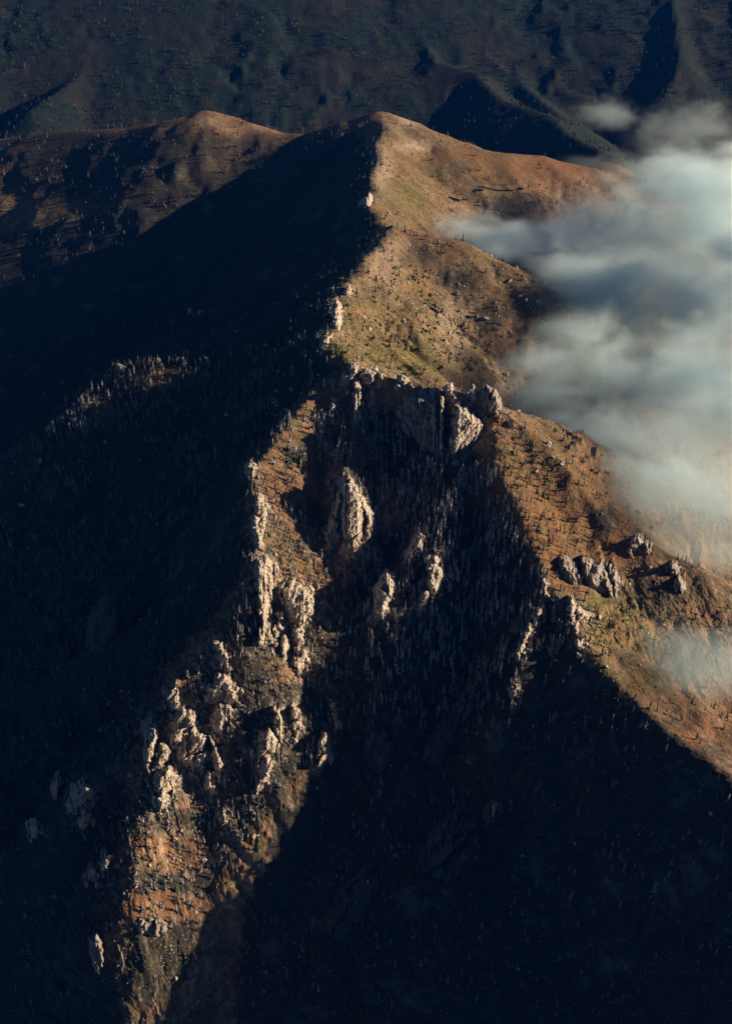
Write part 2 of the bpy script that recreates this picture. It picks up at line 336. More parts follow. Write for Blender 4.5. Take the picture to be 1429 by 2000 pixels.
# rock outcrops: what each looks like, its stone, and the outlines of its faces
OUTCROPS = [
    # label, material, [(part name, outline, options)]
    ('tall white granite outcrop with a shadowed hollow, standing alone in the bowl', 'r', [
        ('buttress', [(655, 955), (668, 940), (680, 936), (690, 948), (706, 975), (712, 1010), (708, 1045), (690, 1056), (668, 1050), (660, 1020), (655, 985)], dict(prot=14, steep=78, amp=.7)),
        ('buttress', [(662, 950), (668, 980), (664, 1000), (662, 1030), (668, 1046), (655, 1066), (643, 1078), (634, 1066), (636, 1040), (646, 1012), (652, 985)], dict(prot=18, steep=72)),
        ('buttress', [(684, 936), (702, 960), (716, 982), (729, 1004), (736, 1034), (728, 1050), (712, 1062), (706, 1040), (708, 1012), (700, 985), (690, 965)], dict(prot=26, steep=75, amp=.8)),
        ('buttress', [(676, 1020), (682, 1018), (686, 1035), (682, 1047), (674, 1045)], dict(prot=20, steep=80, amp=.5))]),
    ('large pale cliff pillar below the right-hand crest spires, its right face sunlit', 'r', [
        ('buttress', [(892, 786), (906, 798), (927, 814), (938, 832), (940, 846), (926, 862), (912, 870), (900, 882), (880, 888), (876, 868), (881, 840), (884, 815)], dict(prot=30, steep=80, amp=.9)),
        ('buttress', [(880, 768), (892, 772), (900, 786), (888, 796), (878, 786)], dict(prot=16, steep=76)),
        ('buttress', [(858, 785), (868, 782), (868, 812), (866, 850), (865, 882), (856, 884), (858, 840)], dict(prot=20, steep=82, amp=.8))]),
    ('broad dark cliff face in shadow left of the pale pillar', 'g', [
        ('rock_face', [(770, 790), (800, 772), (850, 765), (862, 790), (862, 850), (850, 885), (815, 868), (785, 840)], dict(prot=16, steep=72, amp=1.2))]),
    ('row of jagged crest spires leaning left beside the cloud', 'g', [
        ('spire', [(903, 780), (912, 765), (922, 754), (931, 765), (936, 786), (925, 790)], dict(prot=16, steep=80, lean=.45)),
        ('spire', [(928, 786), (938, 762), (946, 755), (958, 762), (962, 790), (948, 798)], dict(prot=18, steep=80, lean=.45)),
        ('spire', [(950, 795), (958, 768), (966, 764), (976, 782), (979, 798), (970, 810), (958, 806)], dict(prot=20, steep=78, lean=.4))]),
    ('small pale knobs on the crest above the pale pillar', 'r', [
        ('knob', [(864, 760), (872, 750), (882, 752), (884, 766), (874, 775), (866, 770)], dict(prot=12, steep=75)),
        ('knob', [(872, 776), (882, 768), (893, 770), (894, 782), (882, 786)], dict(prot=12, steep=70))]),
    ('broken pale crags crowning the fork of the two crests', 'r', [
        ('crag', [(663, 750), (672, 728), (683, 713), (698, 712), (704, 724), (694, 745), (680, 756)], dict(prot=16, steep=72)),
        ('crag', [(700, 722), (716, 722), (730, 728), (736, 745), (724, 758), (706, 752)], dict(prot=16, steep=74)),
        ('crag', [(734, 728), (746, 731), (748, 744), (738, 748)], dict(prot=10, steep=74))]),
    ('slender pale pillar dropping from the crags at the fork', 'r', [
        ('pillar', [(691, 752), (700, 750), (707, 770), (705, 790), (707, 812), (698, 826), (689, 812), (690, 795), (692, 772)], dict(prot=18, steep=80, grow=1.1))]),
    ('short pale pillar hanging right of the slender pillar', 'r', [('pillar', [(726, 762), (734, 770), (731, 790), (724, 786), (723, 772)], dict(prot=12, steep=80, grow=1.15))]),
    ('narrow bright pillar left of the slender pillar, above the bowl', 'r', [('pillar', [(648, 778), (657, 785), (656, 800), (646, 814), (640, 806), (646, 792)], dict(prot=14, steep=78, grow=1.1))]),
    ('lone pale block at the end of the fork crest', 'r', [('crag', [(775, 735), (785, 732), (797, 746), (789, 754), (776, 751)], dict(prot=12, steep=74))]),
    ('ragged white rock rib along the left crest beside the red scree', 'r', [
        ('crag', [(500, 968), (511, 972), (523, 990), (521, 1012), (512, 1018), (498, 1008), (497, 985)], dict(prot=16, steep=72)),
        ('crag', [(492, 1012), (506, 1012), (520, 1012), (516, 1032), (502, 1042), (490, 1032)], dict(prot=16, steep=72)),
        ('crag', [(496, 1036), (512, 1034), (514, 1056), (516, 1072), (500, 1074), (497, 1056)], dict(prot=14, steep=72))]),
    ('small split rock on the left crest above the red scree', 'r', [('crag', [(479, 910), (490, 902), (504, 912), (501, 926), (490, 936), (481, 926)], dict(prot=12, steep=74))]),
    ('tall fluted white cliff, left half of the pair below the grassy ledge', 'r', [
        ('buttress', [(503, 1105), (520, 1098), (536, 1114), (533, 1150), (529, 1188), (515, 1204), (504, 1182), (498, 1150), (498, 1125)], dict(prot=22, steep=78, lean=-.15, grow=1.05)),
        ('buttress', [(505, 1192), (520, 1205), (523, 1235), (510, 1266), (502, 1250), (507, 1222)], dict(prot=16, steep=78))]),
    ('wide fluted pale cliff, right half of the pair, brightest at its lower right', 'r', [
        ('buttress', [(548, 1150), (570, 1138), (600, 1158), (614, 1176), (607, 1206), (594, 1228), (584, 1232), (566, 1212), (552, 1192)], dict(prot=24, steep=76, lean=.25, grow=1.05)),
        ('buttress', [(574, 1220), (594, 1222), (594, 1256), (580, 1264), (571, 1244)], dict(prot=18, steep=80)),
        ('buttress', [(542, 1190), (556, 1200), (562, 1230), (552, 1246), (540, 1225)], dict(prot=14, steep=78))]),
    ('lower blocks under the wide fluted cliff, striped light and dark', 'r', [
        ('crag', [(578, 1268), (592, 1264), (606, 1280), (598, 1306), (580, 1319), (571, 1296)], dict(prot=16, steep=72, lean=.3)),
        ('crag', [(553, 1240), (570, 1250), (561, 1282), (552, 1290), (545, 1262)], dict(prot=14, steep=76)),
        ('crag', [(522, 1248), (540, 1244), (550, 1262), (536, 1266)], dict(prot=10, steep=70))]),
    ('pointed grey-pink crag, topmost of a column of three, upper left spur', 'r', [
        ('crag', [(414, 1256), (430, 1253), (446, 1280), (452, 1305), (436, 1317), (419, 1296)], dict(prot=20, steep=74))]),
    ('wide pink-grey crag, middle of the column of three on the left spur', 'r', [
        ('crag', [(403, 1342), (425, 1314), (446, 1320), (467, 1345), (462, 1372), (440, 1378), (415, 1374), (399, 1370)], dict(prot=24, steep=74))]),
    ('tapering smooth slab, lowest of the column of three on the left spur', 'r', [
        ('crag', [(413, 1392), (428, 1369), (450, 1378), (465, 1388), (447, 1412), (436, 1432), (418, 1434), (411, 1412)], dict(prot=24, steep=76, amp=.6))]),
    ('small rounded crag just above the large streaked rock face', 'r', [('crag', [(328, 1356), (345, 1343), (354, 1362), (355, 1379), (336, 1392), (326, 1376)], dict(prot=16, steep=74))]),
    ('large rock face with slanting streaks, centre of the left spur', 'r', [
        ('rock_face', [(334, 1402), (360, 1385), (382, 1400), (390, 1426), (404, 1442), (409, 1472), (396, 1492), (375, 1502), (350, 1482), (333, 1462), (336, 1430)], dict(prot=30, steep=76, lean=.5, amp=1.2, grow=1.05)),
        ('crag', [(412, 1442), (428, 1468), (438, 1500), (430, 1527), (419, 1512), (410, 1478)], dict(prot=20, steep=78)),
        ('crag', [(380, 1494), (398, 1488), (404, 1508), (388, 1524), (376, 1512)], dict(prot=14, steep=74))]),
    ('pale pillar at the left edge of the lower spur', 'r', [
        ('pillar', [(284, 1426), (297, 1413), (308, 1440), (302, 1470), (291, 1502), (283, 1482)], dict(prot=22, steep=80, lean=.15, grow=1.1)),
        ('knob', [(307, 1462), (320, 1448), (336, 1470), (327, 1492), (300, 1507), (296, 1498)], dict(prot=20, steep=72, lean=.4))]),
    ('ribbed pale rock above the orange brush of the lower spur', 'r', [
        ('rock_face', [(303, 1512), (330, 1500), (347, 1520), (342, 1546), (326, 1577), (311, 1582), (300, 1556)], dict(prot=22, steep=76, lean=.15)),
        ('crag', [(295, 1540), (306, 1558), (309, 1584), (296, 1572)], dict(prot=14, steep=78))]),
    ('pointed pale fang of rock right of the ribbed rock', 'r', [('crag', [(403, 1505), (418, 1513), (422, 1540), (412, 1558), (400, 1536)], dict(prot=16, steep=78, grow=1.1))]),
    ('golden rock pillar with an arch-like shadow, right side of the left spur', 'r', [
        ('pillar', [(533, 1385), (546, 1388), (553, 1420), (549, 1447), (537, 1432)], dict(prot=20, steep=80, grow=1.1)),
        ('pillar', [(508, 1432), (525, 1421), (541, 1440), (546, 1460), (530, 1477), (505, 1482), (497, 1466)], dict(prot=22, steep=76)),
        ('pillar', [(504, 1477), (526, 1480), (531, 1500), (521, 1532), (504, 1550), (496, 1536), (502, 1506)], dict(prot=22, steep=78, lean=.3))]),
    ('small golden pillar between the arch rock and the shadowed gully', 'r', [('pillar', [(572, 1378), (583, 1388), (590, 1420), (578, 1437), (569, 1416)], dict(prot=20, steep=78, grow=1.1))]),
    ('thin sunlit fin at the edge of the dark gully, upper one', 'r', [('fin', [(646, 1376), (655, 1382), (662, 1410), (653, 1422), (648, 1402)], dict(prot=24, steep=80, grow=1.25))]),
    ('thin sunlit fin at the edge of the dark gully, lower one', 'r', [('fin', [(629, 1430), (638, 1443), (642, 1475), (626, 1493), (614, 1502), (621, 1466)], dict(prot=26, steep=80, grow=1.2))]),
    ('isolated sunlit crag in the shadow at far lower left', 'r', [
        ('crag', [(150, 1546), (165, 1534), (182, 1550), (178, 1575), (168, 1585), (150, 1580), (140, 1578)], dict(prot=22, steep=74, grow=1.1)),
        ('crag', [(160, 1580), (180, 1585), (178, 1600), (165, 1617), (154, 1612)], dict(prot=20, steep=76, grow=1.1))]),
    ('little sunlit knob up left of the isolated crag', 'r', [('knob', [(108, 1530), (116, 1521), (122, 1532), (116, 1546), (109, 1544)], dict(prot=14, steep=74, grow=1.2))]),
    ('little sunlit knob at the left picture edge', 'r', [('knob', [(60, 1618), (72, 1612), (81, 1624), (74, 1636), (62, 1636)], dict(prot=14, steep=74, grow=1.2))]),
    ('golden knob, upper of two in the dark left of the red clearing', 'r', [('knob', [(196, 1692), (204, 1672), (216, 1676), (214, 1692), (200, 1702)], dict(prot=18, steep=74, grow=1.2))]),
    ('golden knob, lower of two in the dark left of the red clearing', 'r', [('knob', [(169, 1714), (180, 1698), (191, 1708), (186, 1720), (172, 1720)], dict(prot=18, steep=74, grow=1.2))]),
    ('sunlit pointed rib in the bowl, left of two behind the dark trees', 'r', [('fin', [(733, 1155), (742, 1140), (752, 1126), (766, 1129), (769, 1150), (752, 1202), (733, 1198)], dict(prot=20, steep=78, grow=1.1))]),
    ('pale broken rib in the middle of the bowl', 'r', [('crag', [(815, 1046), (826, 1054), (823, 1076), (806, 1097), (789, 1102), (795, 1080)], dict(prot=18, steep=76, grow=1.1))]),
    ('brown sunlit pillar in the bowl beside dense shadowed trees', 'r', [
        ('pillar', [(834, 1096), (853, 1091), (864, 1120), (859, 1147), (840, 1166), (832, 1150), (836, 1120)], dict(prot=22, steep=78, grow=1.08)),
        ('pillar', [(826, 1150), (840, 1160), (829, 1192), (814, 1186)], dict(prot=18, steep=78, grow=1.1))]),
    ('group of grey tilted slabs on the sunlit right-hand slope', 'g', [
        ('slab', [(1092, 1100), (1105, 1094), (1126, 1112), (1134, 1130), (1120, 1142), (1100, 1128)], dict(prot=9, steep=62, amp=.8, lean=-.4)),
        ('slab', [(1134, 1096), (1155, 1098), (1162, 1120), (1148, 1142), (1137, 1122)], dict(prot=12, steep=66, amp=.8, lean=-.4)),
        ('slab', [(1150, 1118), (1172, 1106), (1185, 1125), (1196, 1150), (1190, 1164), (1165, 1152), (1146, 1140)], dict(prot=12, steep=64, amp=.8, lean=-.4)),
        ('slab', [(1182, 1105), (1198, 1115), (1212, 1140), (1210, 1162), (1197, 1166), (1192, 1140)], dict(prot=12, steep=66, amp=.8, lean=-.4))]),
    ('cream-coloured broken rocks on the right-hand crest below the grey slabs', 'r', [
        ('crag', [(1107, 1200), (1114, 1168), (1124, 1188), (1122, 1214), (1112, 1216)], dict(prot=16, steep=76)),
        ('crag', [(1124, 1192), (1150, 1194), (1167, 1206), (1156, 1217), (1130, 1213)], dict(prot=12, steep=66)),
        ('crag', [(1114, 1216), (1126, 1218), (1130, 1240), (1119, 1236)], dict(prot=14, steep=76)),
        ('crag', [(1118, 1252), (1140, 1244), (1147, 1260), (1130, 1272)], dict(prot=12, steep=70))]),
    ('small pale tooth where light meets shadow on the right-hand crest', 'r', [('fin', [(1056, 1138), (1064, 1128), (1070, 1142), (1064, 1156), (1058, 1152)], dict(prot=12, steep=78))]),
    ('chain of pinkish rocks on the shaded slope under the right-hand crest', 'r', [
        ('crag', [(1036, 1198), (1050, 1190), (1062, 1192), (1053, 1212), (1045, 1225), (1038, 1210)], dict(prot=22, steep=78, grow=1.1)),
        ('crag', [(1010, 1268), (1022, 1245), (1031, 1224), (1037, 1234), (1022, 1270), (1011, 1290)], dict(prot=24, steep=78, grow=1.15))]),
    ('single bright rock alone in the shade of the right-hand slope', 'r', [('crag', [(993, 1346), (1003, 1333), (1011, 1345), (1004, 1364), (996, 1360)], dict(prot=26, steep=78, grow=1.2))]),
    ('tiny lit rock tip at the top of a dark rib, lower centre', 'r', [('fin', [(955, 1582), (961, 1566), (968, 1572), (962, 1592)], dict(prot=20, steep=80, grow=1.3))]),
    ('pale rocks at the sharp bend of the summit crest', 'r', [
        ('crag', [(648, 602), (657, 586), (669, 604), (668, 625), (663, 642), (651, 642)], dict(prot=14, steep=70)),
        ('crag', [(668, 572), (680, 556), (690, 566), (684, 578)], dict(prot=8, steep=66))]),
    ('low tilted rocks left of the crest above the fork', 'r', [('crag', [(621, 682), (632, 660), (649, 654), (641, 672), (630, 684)], dict(prot=12, steep=72))]),
    ('small lit rocks on the upper shaded side of the summit cone', 'r', [('crag', [(700, 402), (708, 388), (722, 378), (728, 392), (718, 406)], dict(prot=12, steep=70))]),
    ('flat mossy slab at the foot of the lit spur, bottom left', 'g', [('slab', [(266, 1802), (290, 1784), (322, 1798), (328, 1816), (302, 1832), (270, 1828)], dict(prot=12, steep=60, amp=.7))]),
    ('rough brown crag in half shadow at the bottom left', 'g', [('crag', [(178, 1842), (190, 1826), (202, 1846), (204, 1880), (190, 1902), (180, 1878)], dict(prot=20, steep=74))]),
    ('squat pale crag on the right shoulder of the lower spur', 'r', [('crag', [(424, 1590), (436, 1578), (450, 1590), (448, 1608), (434, 1616), (424, 1604)], dict(prot=14, steep=72))]),
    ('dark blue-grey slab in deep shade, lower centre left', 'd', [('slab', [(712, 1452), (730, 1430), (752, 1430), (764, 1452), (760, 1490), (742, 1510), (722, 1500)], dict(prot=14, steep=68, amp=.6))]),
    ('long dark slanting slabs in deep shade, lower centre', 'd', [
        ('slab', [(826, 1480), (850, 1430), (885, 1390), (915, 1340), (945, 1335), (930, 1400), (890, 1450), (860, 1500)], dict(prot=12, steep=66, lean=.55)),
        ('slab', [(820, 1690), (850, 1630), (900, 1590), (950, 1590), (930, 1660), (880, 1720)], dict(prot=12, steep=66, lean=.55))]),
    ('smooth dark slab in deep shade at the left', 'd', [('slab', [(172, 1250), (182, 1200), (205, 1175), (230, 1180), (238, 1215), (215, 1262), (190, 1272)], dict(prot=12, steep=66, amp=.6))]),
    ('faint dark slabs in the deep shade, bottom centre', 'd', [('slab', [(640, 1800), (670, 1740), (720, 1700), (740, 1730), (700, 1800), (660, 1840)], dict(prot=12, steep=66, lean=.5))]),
    ('two grey crags at the right picture edge among dark brush', 'g', [
        ('crag', [(1300, 1110), (1312, 1098), (1328, 1108), (1322, 1124), (1306, 1124)], dict(prot=12, steep=70)),
        ('crag', [(1312, 1140), (1326, 1128), (1338, 1146), (1328, 1164), (1316, 1158)], dict(prot=14, steep=70))]),
    ('small sunlit bluff on the skyline of the right-hand spur by the cloud', 'r', [('crag', [(1228, 1062), (1238, 1046), (1250, 1050), (1256, 1066), (1244, 1078), (1232, 1074)], dict(prot=12, steep=74))]),
    ('little lit bluff at the top of the half-lit side spur, left', 'r', [('crag', [(225, 722), (232, 712), (246, 716), (248, 724), (236, 728)], dict(prot=10, steep=70))]),
]
BEDROCK = np.zeros((MH, MW))
for _l, _m, _parts in OUTCROPS:
    if _m != 'r': continue
    for _n, _p, _k in _parts:
        _p = np.array(_p, float); _c = _p.mean(0) + (0, 5)
        BEDROCK[inside([tuple(q) for q in _c + (_p - _c) * 1.55], MU, MV)] = 1
BEDROCK = blur(BEDROCK, 1)
# rough, craggy ground on the lower left spur and in the bowl
ROUGH = patches(polys=[[(470, 960), (560, 960), (640, 1100), (680, 1400), (560, 1600), (440, 1800), (380, 2100), (60, 2100), (60, 1500), (250, 1300), (420, 1200)],
                       [(700, 760), (980, 780), (960, 900), (860, 1100), (860, 1200), (700, 1200), (620, 1080), (640, 900)],
                       [(640, 1380), (1000, 1300), (1000, 1900), (560, 2000)], [(1190, 1090), (1429, 1150), (1429, 1360), (1280, 1340), (1200, 1230)], [(60, 1150), (260, 1120), (260, 1320), (60, 1420)]], r=12)
def facets(a, b, sa, sb, seed, tilt=.8):
    """slabs: cells sa wide and sb tall, each a plane of its own lean; returns height and the distance to the crack"""
    x = a / sa; y = b / sb
    ix = np.floor(x).astype(np.int64); iy = np.floor(y).astype(np.int64)
    best = np.full(x.shape, 1e9); second = np.full(x.shape, 1e9); val = np.zeros(x.shape)
    for oy in (-1, 0, 1):
        for ox in (-1, 0, 1):
            cx = ix + ox; cy = iy + oy
            h1 = _hash(cx, cy, seed) / 4294967296.0; h2 = _hash(cx, cy, seed + 1) / 4294967296.0
            h3 = _hash(cx, cy, seed + 2) / 4294967296.0; h4 = _hash(cx, cy, seed + 3) / 4294967296.0; h5 = _hash(cx, cy, seed + 4) / 4294967296.0
            dx = x - (cx + h1); dy = y - (cy + h2)
            d = np.maximum(np.abs(dx), np.abs(dy)) * .5 + np.hypot(dx, dy) * .5
            z = (h3 - .5) + tilt * ((h4 - .5) * 2 * dx + (h5 - .6) * dy)
            nb = d < best
            second = np.where(nb, best, np.minimum(second, d))
            val = np.where(nb, z, val); best = np.where(nb, d, best)
    return val, second - best

PU, PV = to_px(GX, GY, H)
rg = np.clip(look(ROUGH, PU, PV) * .75 + look(BEDROCK, PU, PV) * .8, 0, 1.2) * (1 - sstep(1500, 1700, R2))
wq = fbm(GX / 30, GY / 30, 3, 141) * 8
fa, fb = GX * .86 + GY * .5 + wq, GY * .86 - GX * .5 + wq * .6
s1, c1 = facets(fa, fb, 17, 30, 611, 1.3); s2, c2 = facets(fa + 50, fb, 7.5, 13, 633, 1.2)
sl = np.where(rg > .01, s1 * 4.5 + s2 * 2.6, 0)
H = H + rg * (ridged((GX * .8 + GY * .35) / 34, (GY * .8 - GX * .35 - H * .25) / 60, 4, 91, .55) * 2.6 - 1.5 + sl)

# ------------------------------------------------------------------ materials
def mat(name, disp=False):
    m = bpy.data.materials.new(name); m.use_nodes = True
    n = m.node_tree.nodes; n.clear()
    o = n.new('ShaderNodeOutputMaterial'); b = n.new('ShaderNodeBsdfPrincipled')
    b.inputs['Roughness'].default_value = .92
    b.inputs['Specular IOR Level'].default_value = .15
    m.node_tree.links.new(b.outputs[0], o.inputs[0])
    return m, m.node_tree, b
class G:
    """small wrapper for node graphs"""
    def __init__(s, t): s.t = t
    def n(s, k, **kw):
        q = s.t.nodes.new(k)
        for a, b in kw.items(): setattr(q, a, b)
        return q
    def l(s, a, b): s.t.links.new(a, b)
    def pos(s):
        return s.n('ShaderNodeNewGeometry').outputs['Position']
    def scale(s, v, k):
        q = s.n('ShaderNodeVectorMath', operation='MULTIPLY'); s.l(v, q.inputs[0]); q.inputs[1].default_value = k; return q.outputs[0]
    def noise(s, v, sc, det=4, rough=.55, dist=0.0):
        q = s.n('ShaderNodeTexNoise'); s.l(v, q.inputs['Vector']); q.inputs['Scale'].default_value = sc; q.inputs['Detail'].default_value = det
        q.inputs['Roughness'].default_value = rough; q.inputs['Distortion'].default_value = dist; return q.outputs[0]
    def ramp(s, v, a, b):
        q = s.n('ShaderNodeMapRange', interpolation_type='SMOOTHSTEP'); s.l(v, q.inputs[0]); q.inputs[1].default_value = a; q.inputs[2].default_value = b; return q.outputs[0]
    def math(s, op, a, b=None, c=None):
        q = s.n('ShaderNodeMath', operation=op)
        for i, v in enumerate((a, b, c)):
            if v is None: continue
            if isinstance(v, (int, float)): q.inputs[i].default_value = v
            else: s.l(v, q.inputs[i])
        return q.outputs[0]
    def mix(s, f, a, b, mode='MIX'):
        q = s.n('ShaderNodeMix', data_type='RGBA', blend_type=mode)
        if isinstance(f, (int, float)): q.inputs[0].default_value = f
        else: s.l(f, q.inputs[0])
        for i, v in ((6, a), (7, b)):
            if isinstance(v, tuple): q.inputs[i].default_value = v + (1,)
            else: s.l(v, q.inputs[i])
        return q.outputs[2]
    def bump(s, hgt, dist, strength=1.0):
        q = s.n('ShaderNodeBump'); s.l(hgt, q.inputs['Height']); q.inputs['Distance'].default_value = dist; q.inputs['Strength'].default_value = strength; return q.outputs[0]

def ground_material():
    m, t, b = mat('mountain_soil'); g = G(t)
    P = g.pos()
    at = g.n('ShaderNodeAttribute', attribute_name='zones')
    sep = g.n('ShaderNodeSeparateColor'); g.l(at.outputs['Color'], sep.inputs[0])
    gr, rd, bu, pa = sep.outputs[0], sep.outputs[1], sep.outputs[2], at.outputs['Alpha']
    n1 = g.noise(P, .018, 5); n2 = g.noise(P, .09, 5); n3 = g.noise(P, .45, 3, .6); n4 = g.noise(P, .15, 6, .66)
    soil = g.mix(g.ramp(n1, .38, .62), (.29, .172, .094), (.15, .092, .057))
    n5 = g.noise(P, .03, 5, .6)
    soil = g.mix(g.math('MULTIPLY', g.ramp(n5, .50, .62), .75), soil, (.15, .125, .045))
    soil = g.mix(g.math('MULTIPLY', g.ramp(g.noise(P, .022, 4, .6), .53, .64), .75), soil, (.28, .12, .055))
    soil = g.mix(g.math('MULTIPLY', g.ramp(g.noise(P, .06, 5, .65), .56, .66), .6), soil, (.42, .32, .24))
    soil = g.mix(g.math('MULTIPLY', g.ramp(n2, .47, .62), .85), soil, (.085, .058, .04))
    soil = g.mix(g.math('MULTIPLY', rd, g.ramp(n2, .2, .6)), soil, (.235, .098, .042))
    grass = g.mix(g.ramp(n2, .35, .65), (.21, .165, .045), (.095, .105, .026))
    soil = g.mix(g.math('MULTIPLY', gr, g.ramp(n4, .36, .6)), soil, grass)
    soil = g.mix(g.math('MULTIPLY', pa, g.ramp(n4, .3, .55)), soil, (.50, .38, .28))
    scrub = g.math('MULTIPLY', g.ramp(g.noise(P, .26, 4, .7), .52, .60), g.ramp(g.noise(P, .012, 3, .6), .38, .58))
    soil = g.mix(g.math('MULTIPLY', scrub, .85), soil, (.052, .046, .024))
    burnt = g.mix(g.ramp(n4, .4, .7), (.022, .023, .020), (.052, .044, .034))  # burnt floor and brush colour, deepened to carry the painted shade
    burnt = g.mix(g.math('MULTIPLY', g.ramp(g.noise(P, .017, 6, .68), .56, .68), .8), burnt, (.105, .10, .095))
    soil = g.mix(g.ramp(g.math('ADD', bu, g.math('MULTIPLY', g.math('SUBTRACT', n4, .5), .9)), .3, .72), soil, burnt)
    stones = g.n('ShaderNodeTexVoronoi'); g.l(P, stones.inputs['Vector']); stones.inputs['Scale'].default_value = .3
    sm = g.math('MULTIPLY', g.ramp(stones.outputs['Distance'], .34, .16), g.ramp(n2, .5, .62))
    soil = g.mix(g.math('MULTIPLY', sm, .75), soil, (.36, .31, .26))
    soil = g.mix(g.math('MULTIPLY', g.ramp(n3, .5, .66), .7), soil, (.04, .036, .026))
    ro = g.n('ShaderNodeAttribute', attribute_name='rocky').outputs['Fac']
    nz = g.n('ShaderNodeSeparateXYZ'); g.l(g.n('ShaderNodeNewGeometry').outputs['Normal'], nz.inputs[0])
    st = g.ramp(g.math('ADD', nz.outputs[2], g.math('MULTIPLY', g.math('SUBTRACT', n4, .5), .5)), .52, .36)
    rk = g.mix(g.ramp(n2, .35, .6), (.46, .38, .31), (.22, .175, .14))
    soil = g.mix(g.math('MULTIPLY', g.math('MULTIPLY', st, ro), g.math('SUBTRACT', 1.0, g.math('MULTIPLY', bu, .92))), soil, rk)
    be = g.n('ShaderNodeAttribute', attribute_name='bedrock').outputs['Fac']
    soil = g.mix(g.math('MULTIPLY', be, g.ramp(g.math('ADD', n4, g.math('MULTIPLY', n3, .5)), .70, .86)), soil, rk)
    g.l(soil, b.inputs['Base Color'])
    h = g.math('ADD', g.math('MULTIPLY', n3, .9), g.math('MULTIPLY', n4, 2.2))
    g.l(g.bump(h, 1.6, .8), b.inputs['Normal'])
    return m

def far_material():
    m, t, b = mat('far_forest'); g = G(t)
    P = g.pos()
    n1 = g.noise(P, .0035, 5, .6); n2 = g.noise(P, .02, 6, .65); n3 = g.noise(g.scale(P, (1, .4, .35)), .11, 5, .7)
    c = g.mix(g.ramp(n1, .42, .6), (.008, .018, .015), (.017, .018, .014))
    c = g.mix(g.ramp(n2, .55, .72), c, (.045, .030, .020))
    c = g.mix(g.math('MULTIPLY', g.ramp(n3, .5, .72), .75), c, (.007, .011, .010))
    c = g.mix(g.math('MULTIPLY', g.ramp(n3, .36, .24), .5), c, (.045, .043, .038))
    g.l(c, b.inputs['Base Color'])
    g.l(g.bump(g.math('ADD', n3, g.math('MULTIPLY', n2, 2.0)), 3.5, .8), b.inputs['Normal'])
    return m

def rock_material():
    m, t, b = mat('pale_granite'); g = G(t)
    P = g.pos()
    n1 = g.noise(P, .05, 5, .6); n2 = g.noise(g.scale(P, (1, 1, .22)), .35, 5, .65, .4); n3 = g.noise(P, 1.2, 4, .6)
    c = g.mix(g.ramp(n1, .36, .64), (.62, .54, .465), (.50, .41, .325))
    c = g.mix(g.math('MULTIPLY', g.ramp(n2, .52, .68), .8), c, (.22, .18, .15))
    c = g.mix(g.math('MULTIPLY', g.ramp(n2, .42, .3), .6), c, (.40, .24, .14))
    c = g.mix(g.math('MULTIPLY', g.ramp(n3, .56, .7), .6), c, (.13, .12, .10))
    vo = g.n('ShaderNodeTexVoronoi', feature='DISTANCE_TO_EDGE'); g.l(g.scale(P, (1, .8, .3)), vo.inputs['Vector']); vo.inputs['Scale'].default_value = .24
    cr = g.ramp(g.math('ADD', vo.outputs['Distance'], g.math('MULTIPLY', g.math('SUBTRACT', n3, .5), .12)), .0, .07)
    c = g.mix(cr, (.10, .085, .07), c)
    g.l(c, b.inputs['Base Color'])
    g.l(g.bump(g.math('ADD', g.math('ADD', n3, g.math('MULTIPLY', n2, 2.0)), g.math('MULTIPLY', cr, 1.2)), .9, 1.0), b.inputs['Normal'])
    return m

def grey_rock_material():
    m, t, b = mat('weathered_grey_rock'); g = G(t)
    P = g.pos()
    n1 = g.noise(P, .06, 5, .6); n2 = g.noise(g.scale(P, (1, 1, .25)), .3, 5, .65, .4); n3 = g.noise(P, 1.1, 4, .6)
    c = g.mix(g.ramp(n1, .36, .64), (.33, .295, .27), (.24, .20, .17))
    c = g.mix(g.math('MULTIPLY', g.ramp(n2, .52, .68), .7), c, (.10, .095, .09))
    c = g.mix(g.math('MULTIPLY', g.ramp(n3, .58, .7), .5), c, (.34, .27, .2))
    g.l(c, b.inputs['Base Color'])
    g.l(g.bump(g.math('ADD', n3, g.math('MULTIPLY', n2, 2.0)), .8, .9), b.inputs['Normal'])
    return m

def simple(name, c1, c2, sc, rough=.9):
    m, t, b = mat(name); g = G(t)
    P = g.pos()
    g.l(g.mix(g.ramp(g.noise(P, sc, 3), .35, .65), c1, c2), b.inputs['Base Color'])
    b.inputs['Roughness'].default_value = rough
    return m

M_SOIL = ground_material(); M_FAR = far_material(); M_ROCK = rock_material(); M_GREY = grey_rock_material()
M_DARK = simple('shade_darkened_rock', (.085, .085, .088), (.05, .05, .052), .25)  # slab rock with deep shade put into its colour
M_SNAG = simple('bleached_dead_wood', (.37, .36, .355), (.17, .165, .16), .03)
M_SNAG_SHADE = simple('shade_toned_dead_wood', (.26, .255, .25), (.11, .108, .105), .03)  # darker copy of the bleached wood, paints shade onto the shaded-slope trees
M_DIM = simple('dark_dead_wood', (.11, .105, .10), (.06, .058, .055), .03)  # darker wood tone for the distant dead trees
M_CHAR = simple('charred_wood', (.075, .062, .052), (.035, .03, .028), .03)
M_BUSH = simple('shrub_leaves', (.13, .15, .03), (.055, .075, .02), .05)
M_NEEDLE = simple('conifer_needles', (.05, .085, .03), (.028, .05, .02), .4)
M_BARK = simple('conifer_bark', (.10, .07, .05), (.06, .045, .035), .5)

